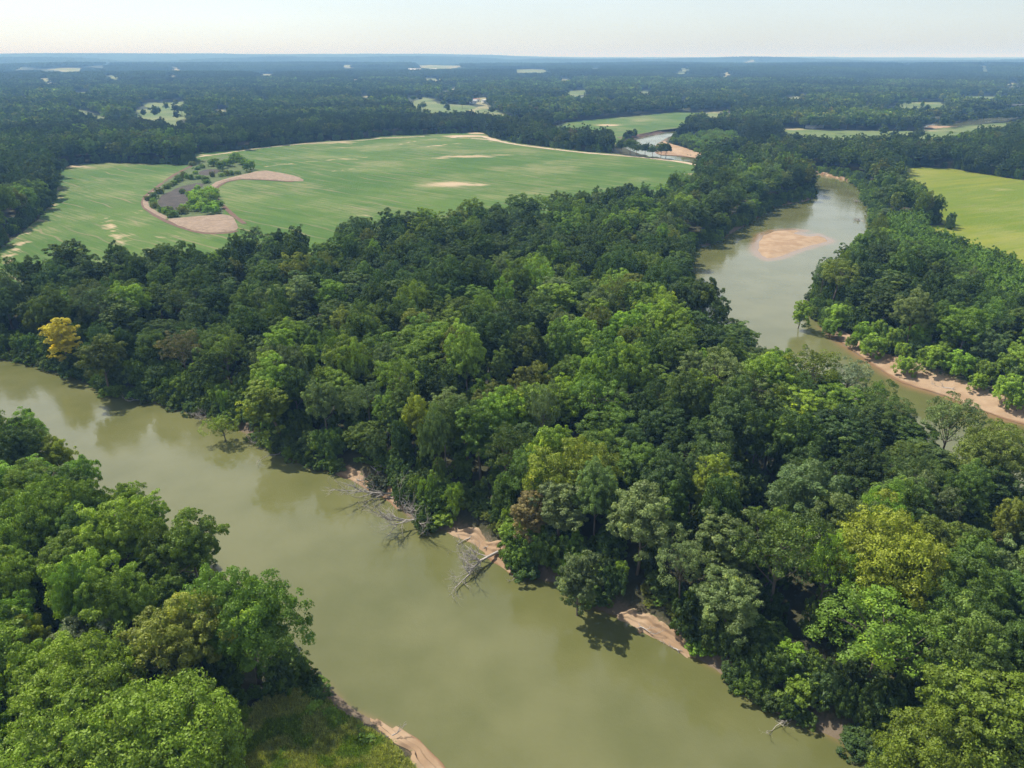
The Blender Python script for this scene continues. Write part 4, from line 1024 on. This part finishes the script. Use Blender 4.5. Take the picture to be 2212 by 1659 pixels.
for (x, y, h, R, tk, qx, qy) in shr[:260]:
    kd = ('shrub', int(rr.integers(0, 2))); R0, H0 = KINDS[kd][2], KINDS[kd][3]
    j = int(np.argmin(np.hypot(*(SL - [qx, qy]).T)))
    lab = '%s %s bush %s %s' % ('large' if R > 2.6 else 'small' if R < 1.7 else 'medium', LOOK[tk], 'over the water' if float(river_sdf([x], [y])[0]) > -2.5 else 'up the bank', shr_lm[j][1])
    g = float(ground([x], [y])[0])
    plant('bank_shrub', kd, (x, y, max(g, -.1)), rr.uniform(0, 6.28), (R / R0, R / R0, h / H0), tint_of(tk, rr), lab, 'bush', 'shrubs along the river banks', parts=False)

# ------------------------------------------------------------------ the rest of the forest: one mass
SRC = bpy.data.collections.new('forest_kinds')
src_n = [0]
def src(me):
    o_ = bpy.data.objects.new('forest_kind.%03d' % src_n[0], me); SRC.objects.link(o_); src_n[0] += 1; return src_n[0] - 1
def with_trunk(key):
    c, t, R, H = KINDS[key]
    V = np.empty(len(c.vertices) * 3, np.float32); c.vertices.foreach_get('co', V); V = V.reshape(-1, 3)
    return V
full = {k: src(KINDS[k][0]) for k in KINDS}
def low(seed, R, rz, zc, clumps, subs, leaves, size, **kw):
    V, F, vr, _ = blob_crown(seed, R, zc, rz, clumps, subs, leaves, size, **kw)
    return src(crown_mesh('crown', V, F, vr))
mid_k = [low(300 + i, 5.4, 5.8, 12, 26, 4, 20, .85, hemi=-.6, gap=.04 * i, core=.25) for i in range(5)]
far_k = [low(320 + i, 5.4, 5.6, 12, 20, 1, 17, 1.7, hemi=-.5, core=.3) for i in range(4)]
sap_k = [low(330 + i, 2.3, 2.8, 4.6, 12, 3, 20, .42, hemi=-.5, core=.25) for i in range(3)]
def patch(seed, size, n, leafs):
    r = np.random.default_rng(seed); Vs = []; Fs = []; vs = []; k0 = 0
    g = int(math.sqrt(n)); sp = size / g
    for i in range(g):
        for j in range(g):
            R = r.uniform(4.5, 7.0)
            V, F, vr, _ = blob_crown(int(r.integers(1e6)), R, r.uniform(10, 14.5), 5.5, 9, 1, leafs, 2.7, hemi=-.2, core=.1)
            V = V + [(i + .5) * sp - size / 2 + r.normal(0, 2), (j + .5) * sp - size / 2 + r.normal(0, 2), 0]
            Vs.append(V); Fs.append(F + k0); vs.append(np.clip(vr + r.normal(0, .13), 0, 1)); k0 += len(V)
    return src(crown_mesh('canopy', np.concatenate(Vs), np.concatenate(Fs), np.concatenate(vs)))
PSZ = 90.0
patch_k = [patch(400 + i, PSZ, 81, 8) for i in range(3)]

pts = []      # x, y, z, rz, sx, sz, kind, r, g, b
def add(x, y, z, rz, sx, sz, k, t): pts.append((x, y, z, rz, sx, sz, k, *t))
for n in others:
    x, y, R, h, kd, tk, lab, tilt = n
    key = (kd, int(rr.integers(0, {'broad': 6, 'tall': 3, 'open': 3}[kd])))
    add(x, y, float(ground([x], [y])[0]), rr.uniform(0, 6.28), R / KINDS[key][2], h / KINDS[key][3], full[key], tint_of(tk, rr))
for (x, y, h, R, tk, qx, qy) in shr_rest:
    add(x, y, max(0, float(ground([x], [y])[0])), rr.uniform(0, 6.28), R / 2.6, h / KINDS[('shrub', 0)][3], full[('shrub', 0)], tint_of(tk, rr))
# understorey below the near canopy
X, Y = scatter(0, 420, math.radians(41), 6.0, .45)
d = river_sdf(X, Y); og = open_ground(X, Y); sz = sdf(sapling_zone, X, Y)
k = (d < -5) & (og < -1) & (sz < 0) & (rng.random(len(X)) < .75); X, Y = X[k], Y[k]; Zg = ground(X, Y)
for x, y, z in zip(X, Y, Zg):
    key = ('shrub', int(rr.integers(0, 2))); add(x, y, z, rr.uniform(0, 6.28), rr.uniform(.7, 1.5), rr.uniform(.7, 2.2), full[key], tint_of(('dark', 'deep', 'mid')[int(rr.integers(0, 3))], rr))
# edge bushes along the open fields
X, Y = scatter(0, 1100, math.radians(40), 5.0, .45)
og = open_ground(X, Y); k = (og > -7) & (og < -1); X, Y = X[k], Y[k]; d = river_sdf(X, Y); k = d < -6; X, Y = X[k], Y[k]; Zg = ground(X, Y)
for x, y, z in zip(X, Y, Zg):
    if rr.random() < .25: continue
    add(x, y, z, rr.uniform(0, 6.28), rr.uniform(.8, 1.6), rr.uniform(1.0, 2.6), full[('shrub', int(rr.integers(0, 2)))], tint_of(('dark', 'deep', 'mid')[int(rr.integers(0, 3))], rr))
# low growth on every other bank
X, Y = scatter(0, 1000, math.radians(41), 3.3, .45)
d = river_sdf(X, Y); og = open_ground(X, Y); k = (d < -.4) & (d > -8) & (og < -1); X, Y = X[k], Y[k]; Zg = ground(X, Y)
PX, PY = proj(X, Y, 1)
for x, y, z, px, py in zip(X, Y, Zg, PX, PY):
    if py > 745 and px < 2100 and px < 1400 + (py - 745) * 1.8: continue
    add(x, y, z - .2, rr.uniform(0, 6.28), rr.uniform(.6, 1.2), rr.uniform(.6, 1.7), full[('shrub', int(rr.integers(0, 2)))], tint_of(('dark', 'deep', 'mid', 'bright')[int(rr.integers(0, 4))], rr))
# saplings
xs = np.array(sapling_zone); X, Y = scatter(0, 700, math.radians(42), 3.7, .42); sz = sdf(sapling_zone, X, Y); d = river_sdf(X, Y); k = (sz > -3) & (d < -6); X, Y = X[k], Y[k]
for x, y in zip(X, Y):
    s_ = rr.uniform(.75, 1.25); add(x, y, LAND, rr.uniform(0, 6.28), s_, s_ * rr.uniform(.8, 1.25), sap_k[int(rr.integers(0, 3))], np.array([.150, .250, .026]) * rr.uniform(.8, 1.2))
# trees out to three kilometres
far_tint = ['dark', 'deep', 'mid', 'olive', 'bright', 'grey', 'rust']
for (r0, r1, sp, half) in [(620, 1200, 9.2, 40), (1200, 2000, 9.6, 40), (2000, 3100, 11.0, 39)]:
    X, Y = scatter(r0, r1, math.radians(half), sp, .4)
    d = river_sdf(X, Y); og = open_ground(X, Y)
    k = (d < -5) & ((og < -1.5) | ((rng.random(len(X)) < .014) & (sdf(field3, X, Y) < 5) & (sdf(field, X, Y) < 5) & (sdf(meadow, X, Y) < 5) & (sdf(LOOP_GAP, X, Y) < 0) & (sdf(pond_poly, X, Y) < 0))) & (rng.random(len(X)) < .95); X, Y, og = X[k], Y[k], og[k]; Zg = ground(X, Y)
    Q = fnoise(X / 55, Y / 55, 63, 3); Q2 = fnoise(X / 260, Y / 200, 69, 3)
    for x, y, z, q, q2, o_ in zip(X, Y, Zg, Q, Q2, og):
        w_ = q + rr.normal(0, .12)
        tk = 'dark' if w_ < .45 else 'deep' if w_ < .58 else 'mid' if w_ < .66 else far_tint[int(rr.integers(3, 6))]
        if rr.random() < .002: tk = 'rust'
        t_ = tint_of(tk, rr) * (.22 + .95 * q2)
        R = np.clip(5.2 + 3 * (q - .5) + rr.normal(0, .9), 3.2, 8); h = 17 + 9 * (q2 - .5) + rr.normal(0, 2.2)
        if abs(y - 900) < 250 and sdf(young_zone, [x], [y])[0] > 0: h *= .52; R *= .7; t_ = tint_of('bright', rr)
        if r0 < 1200: kk = mid_k[int(rr.integers(0, 5))]
        else: kk = far_k[int(rr.integers(0, 4))]
        add(x, y, z, rr.uniform(0, 6.28), R / 5.4, h / 17.6, kk, t_)
# beyond: patches of canopy
n0 = len(pts)
for (r0, r1, sc_) in [(3080, 5200, 1.0), (5200, 9000, 1.35), (9000, 15500, 2.0), (15500, 19000, 3.2)]:
    X, Y = scatter(r0, r1, math.radians(38), PSZ * sc_ * .95, .06)
    og = open_ground(X, Y); k = og < -PSZ * sc_ * .3; X, Y = X[k], Y[k]; Zg = ground(X, Y); Q = fnoise(X / 330, Y / 700, 5, 3)
    for x, y, z, q in zip(X, Y, Zg, Q):
        t_ = np.array(GREENS['deep']) * (.3 + 1.25 * q) * rr.uniform(.9, 1.1)
        add(x, y, z - 1, int(rr.integers(0, 4)) * math.pi / 2, sc_ * 1.04, sc_ ** .5, patch_k[int(rr.integers(0, 3))], t_)
A = np.array(pts, float)
fme = bpy.data.meshes.new('forest'); fme.vertices.add(len(A)); fme.vertices.foreach_set('co', A[:, :3].astype(np.float32).ravel())
def vecattr(name, v, typ='FLOAT_VECTOR'):
    a = fme.attributes.new(name, typ, 'POINT')
    a.data.foreach_set('vector' if typ == 'FLOAT_VECTOR' else 'color', v.astype(np.float32).ravel())
tl = np.random.default_rng(3).normal(0, .05, (len(A), 2))
vecattr('rot', np.column_stack([tl * (A[:, 6:7] < patch_k[0]), A[:, 3]])); vecattr('siz', np.column_stack([A[:, 4], A[:, 4], A[:, 5]])); vecattr('tint', A[:, 7:10])
ai = fme.attributes.new('kind_index', 'INT', 'POINT'); ai.data.foreach_set('value', A[:, 6].astype(np.int32))
forest = props(link('forest', fme), 'dense green river-bottom and hill forest stretching to the horizon', 'forest', None, 'stuff')
def scatter_nodes(name, coll):
    ng = bpy.data.node_groups.new(name, 'GeometryNodeTree')
    ng.interface.new_socket('Geometry', in_out='INPUT', socket_type='NodeSocketGeometry'); ng.interface.new_socket('Geometry', in_out='OUTPUT', socket_type='NodeSocketGeometry')
    gi = ng.nodes.new('NodeGroupInput'); go = ng.nodes.new('NodeGroupOutput')
    m2p = ng.nodes.new('GeometryNodeMeshToPoints')
    ci = ng.nodes.new('GeometryNodeCollectionInfo'); ci.inputs['Collection'].default_value = coll; ci.inputs['Separate Children'].default_value = True; ci.inputs['Reset Children'].default_value = True
    io = ng.nodes.new('GeometryNodeInstanceOnPoints'); io.inputs['Pick Instance'].default_value = True
    def na(n, t):
        a = ng.nodes.new('GeometryNodeInputNamedAttribute'); a.data_type = t; a.inputs['Name'].default_value = n; return a.outputs[0]
    ng.links.new(gi.outputs[0], m2p.inputs[0]); ng.links.new(m2p.outputs[0], io.inputs['Points']); ng.links.new(ci.outputs[0], io.inputs['Instance'])
    ng.links.new(na('kind_index', 'INT'), io.inputs['Instance Index'])
    e2r = ng.nodes.new('FunctionNodeEulerToRotation'); ng.links.new(na('rot', 'FLOAT_VECTOR'), e2r.inputs[0]); ng.links.new(e2r.outputs[0], io.inputs['Rotation'])
    ng.links.new(na('siz', 'FLOAT_VECTOR'), io.inputs['Scale']); ng.links.new(io.outputs[0], go.inputs[0])
    return ng
md = forest.modifiers.new('scatter', 'NODES'); md.node_group = scatter_nodes('forest_scatter', SRC)
print('forest points', len(A), 'patches', len(A) - n0)

# ------------------------------------------------------------------ grass tufts in the near clearing
GC = bpy.data.collections.new('grass_kinds')
for s_ in range(3):
    r = np.random.default_rng(500 + s_); V = []; F = []
    for b_ in range(26):
        a = r.uniform(0, 6.28); q = r.uniform(0, .35); h = r.uniform(.3, .8); w = .035; ln = r.uniform(.05, .4)
        p = np.array([math.cos(a) * q, math.sin(a) * q, 0]); n_ = np.array([-math.sin(a), math.cos(a), 0]) * w; tip = p + [math.cos(a) * ln, math.sin(a) * ln, h]
        k0 = len(V); V += [p - n_, p + n_, p * .4 + tip * .6 + n_ + [0, 0, .1], p * .4 + tip * .6 - n_ + [0, 0, .1]]; F.append((k0, k0 + 1, k0 + 2, k0 + 3))
    GC.objects.link(bpy.data.objects.new('grass_kind.%03d' % s_, crown_mesh('tuft', np.array(V), np.array(F), r.random(len(F)))))
P = np.array(glade); lo, hi = P.min(0), P.max(0)
X, Y = rng.uniform(lo[0], hi[0], 60000), rng.uniform(lo[1], hi[1], 60000); k = (sdf(P, X, Y) > -.8) & (river_sdf(X, Y) < -2.6) & (Y > 55); X, Y = X[k][:24000], Y[k][:24000]
q = fnoise(X / 3.5, Y / 3.5, 9, 3); k = rng.random(len(X)) < .25 + q; X, Y, q = X[k], Y[k], q[k]
gme = bpy.data.meshes.new('grass'); gme.vertices.add(len(X)); gme.vertices.foreach_set('co', np.column_stack([X, Y, ground(X, Y)]).astype(np.float32).ravel())
fme = gme
g_t = np.where((q > .60)[:, None], [[.20, .28, .035]], [[.36, .38, .10]]) * rng.uniform(.75, 1.25, (len(X), 1))
vecattr('rot', np.column_stack([X * 0, X * 0, rng.uniform(0, 6.28, len(X))])); s_ = rng.uniform(.6, 1.3, len(X)); vecattr('siz', np.column_stack([s_, s_, s_ * rng.uniform(.6, 1.2, len(X))])); vecattr('tint', g_t)
ai = gme.attributes.new('kind_index', 'INT', 'POINT'); ai.data.foreach_set('value', rng.integers(0, 3, len(X)).astype(np.int32))
go_ = props(link('grass', gme), 'rough yellowish grass on the clearing beside the river', 'grass', None, 'stuff')
go_.modifiers.new('scatter', 'NODES').node_group = scatter_nodes('grass_scatter', GC)

# ------------------------------------------------------------------ fallen and dead trees
def dead_tree(loc, az, length, r0, seed, label, elev=.06, spread=1.0, twigs=1.0, limbs=9, group='fallen trees along the bank', start=.35, name='fallen_tree', cat='fallen tree'):
    r = np.random.default_rng(seed)
    root = empty(name, loc, 0); r0 *= 1.45
    def branch(s, d, l, rad, lvl, parts):
        n = 5; path = [s]; dd = d / np.linalg.norm(d)
        for i in range(n):
            dd = dd + r.normal(0, .13 + .05 * lvl, 3) + np.array([0, 0, .02 if lvl else -.01]); dd /= np.linalg.norm(dd)
            path.append(path[-1] + dd * l / n)
        rads = [rad * (1 - .8 * i / n) for i in range(n + 1)]
        parts.append(tube(path, rads, 6 if lvl == 0 else 4 if lvl == 1 else 3))
        if lvl < 3:
            m = [0, 6, 5, 4][lvl + 0] if lvl else 0
            m = int(m * twigs)
            for q in range(m):
                i = int(r.integers(1, n + 1)); side = r.normal(size=3); side -= dd * side.dot(dd); side /= np.linalg.norm(side) + 1e-9
                nd = dd * .9 + side * .75 * spread + np.array([0, 0, .15])
                branch(path[i], nd, l * r.uniform(.35, .6), rads[i] * .6 + .010, lvl + 1, parts)
        return path
    d0 = np.array([math.cos(az), math.sin(az), elev]); tp = []
    path = branch(np.zeros(3) - d0 * .5, d0, length, r0, 0, tp)
    rootp = []
    for q in range(7):      # root plate
        s = r.normal(size=3); s -= d0 * s.dot(d0); s /= np.linalg.norm(s); rootp.append(tube([-d0 * .3, -d0 * .6 + s * r0 * 2, -d0 * 1.1 + s * r0 * 4.2], [r0 * .5, r0 * .3, r0 * .08], 5))
    v, f = merge(tp); link('trunk', mesh_from('trunk', v, np.array(f, dtype=object), M_dead, True), root)
    v, f = merge(rootp); link('roots', mesh_from('roots', v, np.array(f, dtype=object), M_dead, True), root)
    for q in range(limbs):
        i = 1 + int((start + (1 - start) * q / max(1, limbs - 1)) * 4.4); s = path[min(i, 5)]
        side = r.normal(size=3); side[2] = abs(side[2]) * .7; side -= d0 * side.dot(d0); side /= np.linalg.norm(side) + 1e-9
        pp = []; branch(s, d0 * 1.0 + side * .8 * spread, length * r.uniform(.35, .6), r0 * .42, 1, pp)
        v, f = merge(pp); link('branch', mesh_from('branch', v, np.array(f, dtype=object), M_dead, True), root)
    return props(root, label, cat, group)
def base(px, py, z=.6): x, y = at(px, py, z); return (x, y, z)
def az_to(p, q, z=.6):
    a = at(*p, z); b = at(*q, z); return math.atan2(b[1] - a[1], b[0] - a[0]), math.hypot(b[0] - a[0], b[1] - a[1])
for (p, q, r0, sd, lab, ev, tw, lm) in [
    ((872, 1064), (758, 1092), .26, 1, 'pale fallen tree with bare forked branches lying off the first sand ledge', .06, .9, 8),
    ((985, 1106), (862, 1170), .28, 2, 'grey dead tree with many fine twigs toppled from beneath the round bushes into the river', .10, 1.3, 10),
    ((1078, 1190), (978, 1218), .30, 3, 'dead tree with roots on the sand and bare crown spreading over the water', .16, 1.2, 11),
    ((1215, 1218), (1160, 1205), .12, 4, 'small bare grey branch tangle between the bushes right of the third sand slope', .5, 1.0, 5),
    ((470, 895), (425, 905), .12, 5, 'heap of dark twigs in the water below the low yellow-green tree', .12, 1.4, 8),
    ((150, 778), (110, 790), .13, 6, 'grey bare branches at the water under the yellow tree', .2, 1.2, 8),
    ((592, 962), (548, 955), .16, 7, 'bare trunk and branches hanging from the bank under the olive-yellow tree', .1, .9, 6),
    ((90, 985), (112, 975), .05, 8, 'thin bare twigs sticking out of the water at the left', .9, 1.0, 5)]:
    a, L_ = az_to(p, q); dead_tree(base(*p), a, L_ * 1.0, r0, sd, lab, ev, .9, tw, lm)
dead_tree((*at(*Z4(1215, 130), .2), .1), 2.6, 5.5, .25, 21, 'dark snag of roots and sticks standing in the far river arm', .35, 1.3, 1.3, 12, 'snags in the river', name='snag', cat='snag')
dead_tree((*at(*Z3(1240, 1020), .2), .1), 2.9, 6, .2, 22, 'small dark brush heap at the right shore of the far arm', .3, 1.2, 1.2, 9, 'snags in the river', name='snag', cat='snag')
a, L_ = az_to(Z4(1770, 1165), Z4(1645, 1140)); dead_tree((*at(*Z4(1760, 1165), 1.2), 1.1), a, L_, .16, 23, 'forked driftwood trunk lying on the long sand bar', .03, .8, .5, 4, 'driftwood', name='driftwood', cat='driftwood')
a, L_ = az_to(Z5(515, 268), Z5(455, 225)); dead_tree((*at(*Z5(515, 262), 2.6), 2.9), a, L_, .16, 24, 'pale log on the green slope above the first sand ledge', .05, .8, .3, 1, 'driftwood', name='driftwood', cat='driftwood')
a, L_ = az_to(Z5(575, 240), Z5(500, 232)); dead_tree((*at(*Z5(575, 236), 2.9), 3.1), a, L_, .13, 25, 'second pale branch lying right of the log above the first sand ledge', .05, .9, .4, 2, 'driftwood', name='driftwood', cat='driftwood')
for i, (px, py, L_, ang, lab) in enumerate([(775, 1034, 3.5, -.4, 'thin branch lying across the upper end of the first sand ledge'), (845, 1072, 4.5, 2.6, 'bleached branch at the water end of the first sand ledge'), (1010, 1160, 5, -2.7, 'grey log at the waterline of the second sand ledge'),
                                          (1052, 1178, 3.2, .7, 'short stick up on the second sand ledge'), (1130, 1232, 4, -2.2, 'branch with twigs at the lower end of the second sand ledge'), (1388, 1352, 3.5, -.6, 'branch lying on the third sand ledge'),
                                          (1462, 1398, 2.8, 2.2, 'short stick at the lower end of the third sand ledge'), (1712, 1548, 5, -2.5, 'bare branch reaching into the water at the lower right bank'), (600, 978, 6, -2.4, 'bare branches over the shadowed water under the olive-yellow tree'),
                                          (300, 862, 5, -2.0, 'grey branch in the shadowed water left of the twig heap'), (845, 1592, 2.6, .5, 'stick on the sandy edge below the grassy corner')]):
    x, y = at(px, py, .8); g = float(ground([x], [y])[0])
    dead_tree((x, y, max(g, 0) + .35), ang, L_, .10, 60 + i, lab, .04, .9, .7, 3, 'branches washed up on the banks', name='dead_branch', cat='branch')
# the leafless twiggy bush over the first fallen tree
x, y = at(815, 1052, 1.0)
plant('bank_shrub', ('shrub', 0), (x, y, .3), 1.0, (1.15, 1.1, .95), (.085, .105, .050), 'twiggy grey-green bush over the first fallen tree', 'bush', 'shrubs along the river banks', parts=False)

# ------------------------------------------------------------------ far buildings and the bridge
M_white = plain_mat('white_metal', (.78, .78, .76), (.84, .84, .82), .3, .6); M_roof = plain_mat('metal_roof', (.70, .71, .72), (.80, .80, .80), .3, .5)
M_red = plain_mat('red_roof', (.22, .07, .05), (.28, .10, .07), .3, .7); M_conc = plain_mat('concrete', (.34, .34, .33), (.42, .42, .40), .3, .9); M_glass = plain_mat('window_glass', (.05, .07, .09), (.06, .08, .10), .3, .1)
def box(x0, x1, y0, y1, z0, z1):
    V = np.array([(x, y, z) for z in (z0, z1) for x, y in ((x0, y0), (x1, y0), (x1, y1), (x0, y1))], float)
    return V, [(3, 2, 1, 0), (4, 5, 6, 7), (0, 1, 5, 4), (1, 2, 6, 5), (2, 3, 7, 6), (3, 0, 4, 7)]
def building(name, loc, rz, w, d_, h, rh, label, wall, roof, group=None, cat='building', doors=3):
    e = empty(name, loc, rz)
    v, f = box(-w / 2, w / 2, -d_ / 2, d_ / 2, -2, h); link('wall', mesh_from('wall', v, np.array(f, dtype=object), wall), e)
    o_ = .6; V = np.array([(-w / 2 - o_, -d_ / 2 - o_, h + .01), (w / 2 + o_, -d_ / 2 - o_, h + .01), (w / 2 + o_, d_ / 2 + o_, h + .01), (-w / 2 - o_, d_ / 2 + o_, h + .01), (-w / 2 - o_, 0, h + rh), (w / 2 + o_, 0, h + rh)])
    link('roof', mesh_from('roof', V, np.array([(0, 1, 5, 4), (3, 4, 5, 2), (0, 4, 3), (1, 2, 5), (3, 2, 1, 0)], dtype=object), roof), e)
    for i in range(doors):
        cx = (i + .5) / doors * w - w / 2; v, f = box(cx - w * .06, cx + w * .06, -d_ / 2 - .12, -d_ / 2 - .02, .2, h * .55)
        link('door' if i == 0 else 'window', mesh_from('opening', v, np.array(f, dtype=object), M_glass), e)
    return props(e, label, cat, group)
def bplace(px, py, r):      # a spot at distance r in the direction of a column of the photograph
    a = (px - 1106) / 1580.0; l = math.hypot(a, 1); y = r * 1 / l; x = r * a / l; return x, y
zb = lambda x, y: float(ground([x], [y])[0])
for i, (px, py, w, h, lab) in enumerate([(913, 148, 70, 9, 'long white warehouse, leftmost of the far white buildings'), (933, 149, 38, 9, 'second white warehouse from the left, far away'), (950, 148, 40, 12, 'white gabled hall in the middle of the far white buildings'),
                                         (966, 150, 45, 9, 'white hall right of the middle one, far away'), (985, 150.5, 62, 9, 'low long white building, rightmost of the far white buildings')]):
    x, y = bplace(px, py, 4300 - i * 20)
    t = math.tan(PITCH - math.atan((829.5 - py) / 1580)); zt = CAM_H - math.hypot(x, y) * t
    g = zb(x, y); top = max(14.0, zt - g)
    building('warehouse', (x, y, g), .1 * i - .2, w, 30, top * .8, top * .2, lab, M_white, M_roof, 'far white industrial buildings')
fx = [(Z2(865, 380), 15, 3, M_red, 'farmhouse with dark red roof among the far pastures'), (Z2(842, 387), 16, 3, M_roof, 'white shed left of the red-roofed farmhouse'), (Z2(918, 384), 17, 2.5, M_roof, 'long white barn right of the red-roofed farmhouse'),
      (Z2(98, 352), 26, 6, M_roof, 'small white house at a far forest clearing left of the pastures'), (Z1(1270, 398), 18, 5, M_roof, 'tiny white-roofed house in the forest left of centre'), (Z1(2110, 350), 26, 6, M_roof, 'pale house in the far forest above the crop field'),
      (Z3(365, 238), 40, 7, M_roof, 'distant white building in the hills right of centre'), (Z3(490, 233), 36, 7, M_roof, 'second distant white building in the hills right of centre'), (Z3(925, 574), 14, 3, M_white, 'white shed under the trees beside the far pasture'),
      (Z3(975, 570), 12, 3.5, M_white, 'small pale shed right of the white shed by the far pasture'), (Z2(240, 366), 24, 5, M_roof, 'low pale barn right of the small white house')]
for i, (p, w, h, rf, lab) in enumerate(fx):
    x, y = at(p[0], p[1], LAND + 12 if i not in (8, 9) else LAND)
    g = zb(x, y)
    building('farm_building', (x, y, g + .2), .3 * i, w, w * .5, h if i in (8, 9) else h + 3, h * .4, lab, M_white, rf, 'far farm buildings', 'house', 2)
e = empty('bridge', (*at(*Z3(2110, 470), LAND), 0), 0)
bx, by = e.location.x, e.location.y; x2, y2 = at(*Z3(2400, 474), LAND)
L_ = 520; az = -.12; e.rotation_euler = (0, 0, az)
v, f = box(-60, L_, -5, 5, 13, 14.6); link('deck', mesh_from('deck', v, np.array(f, dtype=object), M_conc), e)
for s_ in (-1, 1):
    v, f = box(-60, L_, s_ * 5.3 - .25, s_ * 5.3 + .25, 14.62, 15.8); link('parapet', mesh_from('parapet', v, np.array(f, dtype=object), M_conc), e)
pm = None
for i in range(15):
    if pm is None: v, f = box(-1.2, 1.2, -4, 4, -6, 12.98); pm = mesh_from('pier', v, np.array(f, dtype=object), M_conc)
    o_ = link('pier', pm, e); o_.location = (-40 + i * 38, 0, 0)
props(e, 'long low concrete road bridge over the far river at the right edge', 'bridge')

# lone trees standing in the far pastures
lone = [(Z2(1735, 732), 15, 'leftmost single tree between the dirt track and the far river loop'), (Z2(1790, 738), 17, 'second single tree between the dirt track and the far river loop'), (Z2(1828, 742), 13, 'low tree before the pale water of the far river loop'),
        (Z2(1880, 748), 14, 'tall thin tree before the pale water of the far river loop'), (Z2(1925, 752), 12, 'small tree before the far loop, left of the dark end tree'), (Z2(1975, 757), 15, 'dark end tree of the row by the track and far sand bar'), (Z2(2005, 757), 15, 'tree right of the dark end tree by the far sand bar'),
        (Z2(483, 420), 15, 'dark lone tree at the top of the far left-centre pasture'), (Z2(543, 470), 16, 'second lone tree lower in the far left-centre pasture'), (Z2(665, 450), 14, 'tree in the middle gap of the far centre pasture'), (Z2(780, 455), 15, 'tree on the fence line of the far centre pasture'),
        (Z2(1365, 572), 22, 'large tree casting its shadow at the left end of the far crop field'), (Z3(2105, 560), 24, 'large round dark tree standing alone in the pasture below the bridge'), (Z3(690, 582), 17, 'round bush-like tree at the left end of the right pasture'),
        (Z3(880, 578), 14, 'small tree left of the white sheds in the right pasture'), (Z3(940, 582), 12, 'low tree in front of the white sheds'), (Z3(1500, 438), 16, 'pair tree at the left of the farthest right pasture'), (Z3(1545, 440), 16, 'rightmost pair tree of the farthest right pasture'),
        (Z1(905, 475), 8, 'small bush in the left far pasture, upper'), (Z1(940, 465), 8, 'small bush in the left far pasture, middle'), (Z1(1010, 460), 7, 'small bush in the left far pasture, right'), (Z1(515, 480), 12, 'dark tree splitting the leftmost far pasture'),
        (Z1(1100, 500), 17, 'square dark tree group member at the right of the left far pasture'), (Z3(1080, 575), 18, 'left tree of the wide row in the right pasture'), (Z3(1140, 578), 18, 'middle tree of the wide row in the right pasture'), (Z3(1200, 578), 18, 'right tree of the wide row in the right pasture'),
        (Z3(1430, 580), 14, 'tree by the sand heap in the right pasture'), (Z3(1500, 582), 14, 'second tree by the sand heap in the right pasture'), (Z3(1340, 585), 16, 'dark tree between row and sand heap in the right pasture')]
for i, (p, h, lab) in enumerate(lone):
    x, y = at(p[0], p[1], LAND); kd = ('broad', i % 6); R0, H0 = KINDS[kd][2], KINDS[kd][3]
    plant('pasture_tree', kd, (x, y, zb(x, y)), i, (h * .42 / R0, h * .42 / R0, h / H0), tint_of(('dark', 'deep', 'mid')[i % 3], rr), lab, 'tree', 'lone trees of the far pastures', parts=h > 11)

# ------------------------------------------------------------------ the air
hm, nt = mat('haze')
pv = nt.nodes.new('ShaderNodeVolumePrincipled'); pv.inputs['Density'].default_value = HAZE_DENSITY; pv.inputs['Color'].default_value = (*HAZE_COLOR, 1); pv.inputs['Anisotropy'].default_value = 0.0; pv.inputs['Absorption Color'].default_value = (1, 1, 1, 1)
ho = nt.nodes.new('ShaderNodeOutputMaterial'); nt.links.new(pv.outputs[0], ho.inputs['Volume'])
v, f = box(-40000, 40000, -40000, 40000, -3.5, 162)
hz = props(link('haze', mesh_from('haze', v, np.array(f, dtype=object), hm)), 'pale blue haze over the whole landscape', 'haze', None, 'stuff')

# labels that more than one thing carries get the place among their likes
def uniquify():
    by = {}
    for o_ in sc.objects:
        if o_.parent is None and 'category' in o_ and 'label' in o_: by.setdefault(o_['label'], []).append(o_)
    words_ = ['second', 'third', 'fourth', 'fifth', 'sixth', 'seventh', 'eighth', 'ninth', 'tenth', 'eleventh', 'twelfth', 'thirteenth', 'fourteenth', 'fifteenth', 'sixteenth', 'seventeenth', 'eighteenth', 'nineteenth', 'twentieth', 'twenty-first', 'twenty-second', 'twenty-third', 'twenty-fourth', 'twenty-fifth']
    long_ = 0
    for lab, os_ in by.items():
        if len(os_) > 1:
            os_.sort(key=lambda o_: proj(o_.location.x, o_.location.y, o_.location.z)[0])
            for i, o_ in enumerate(os_):
                if i == 0: p = 'leftmost'
                elif i == len(os_) - 1: p = 'rightmost'
                elif len(os_) == 3: p = 'middle'
                else: p = words_[min(i - 1, 23)] + ' from left'
                o_['label'] = p + ' ' + lab
        for o_ in os_:
            if len(o_['label'].split()) > 16: long_ += 1; print('LONG', o_['label'])
uniquify()
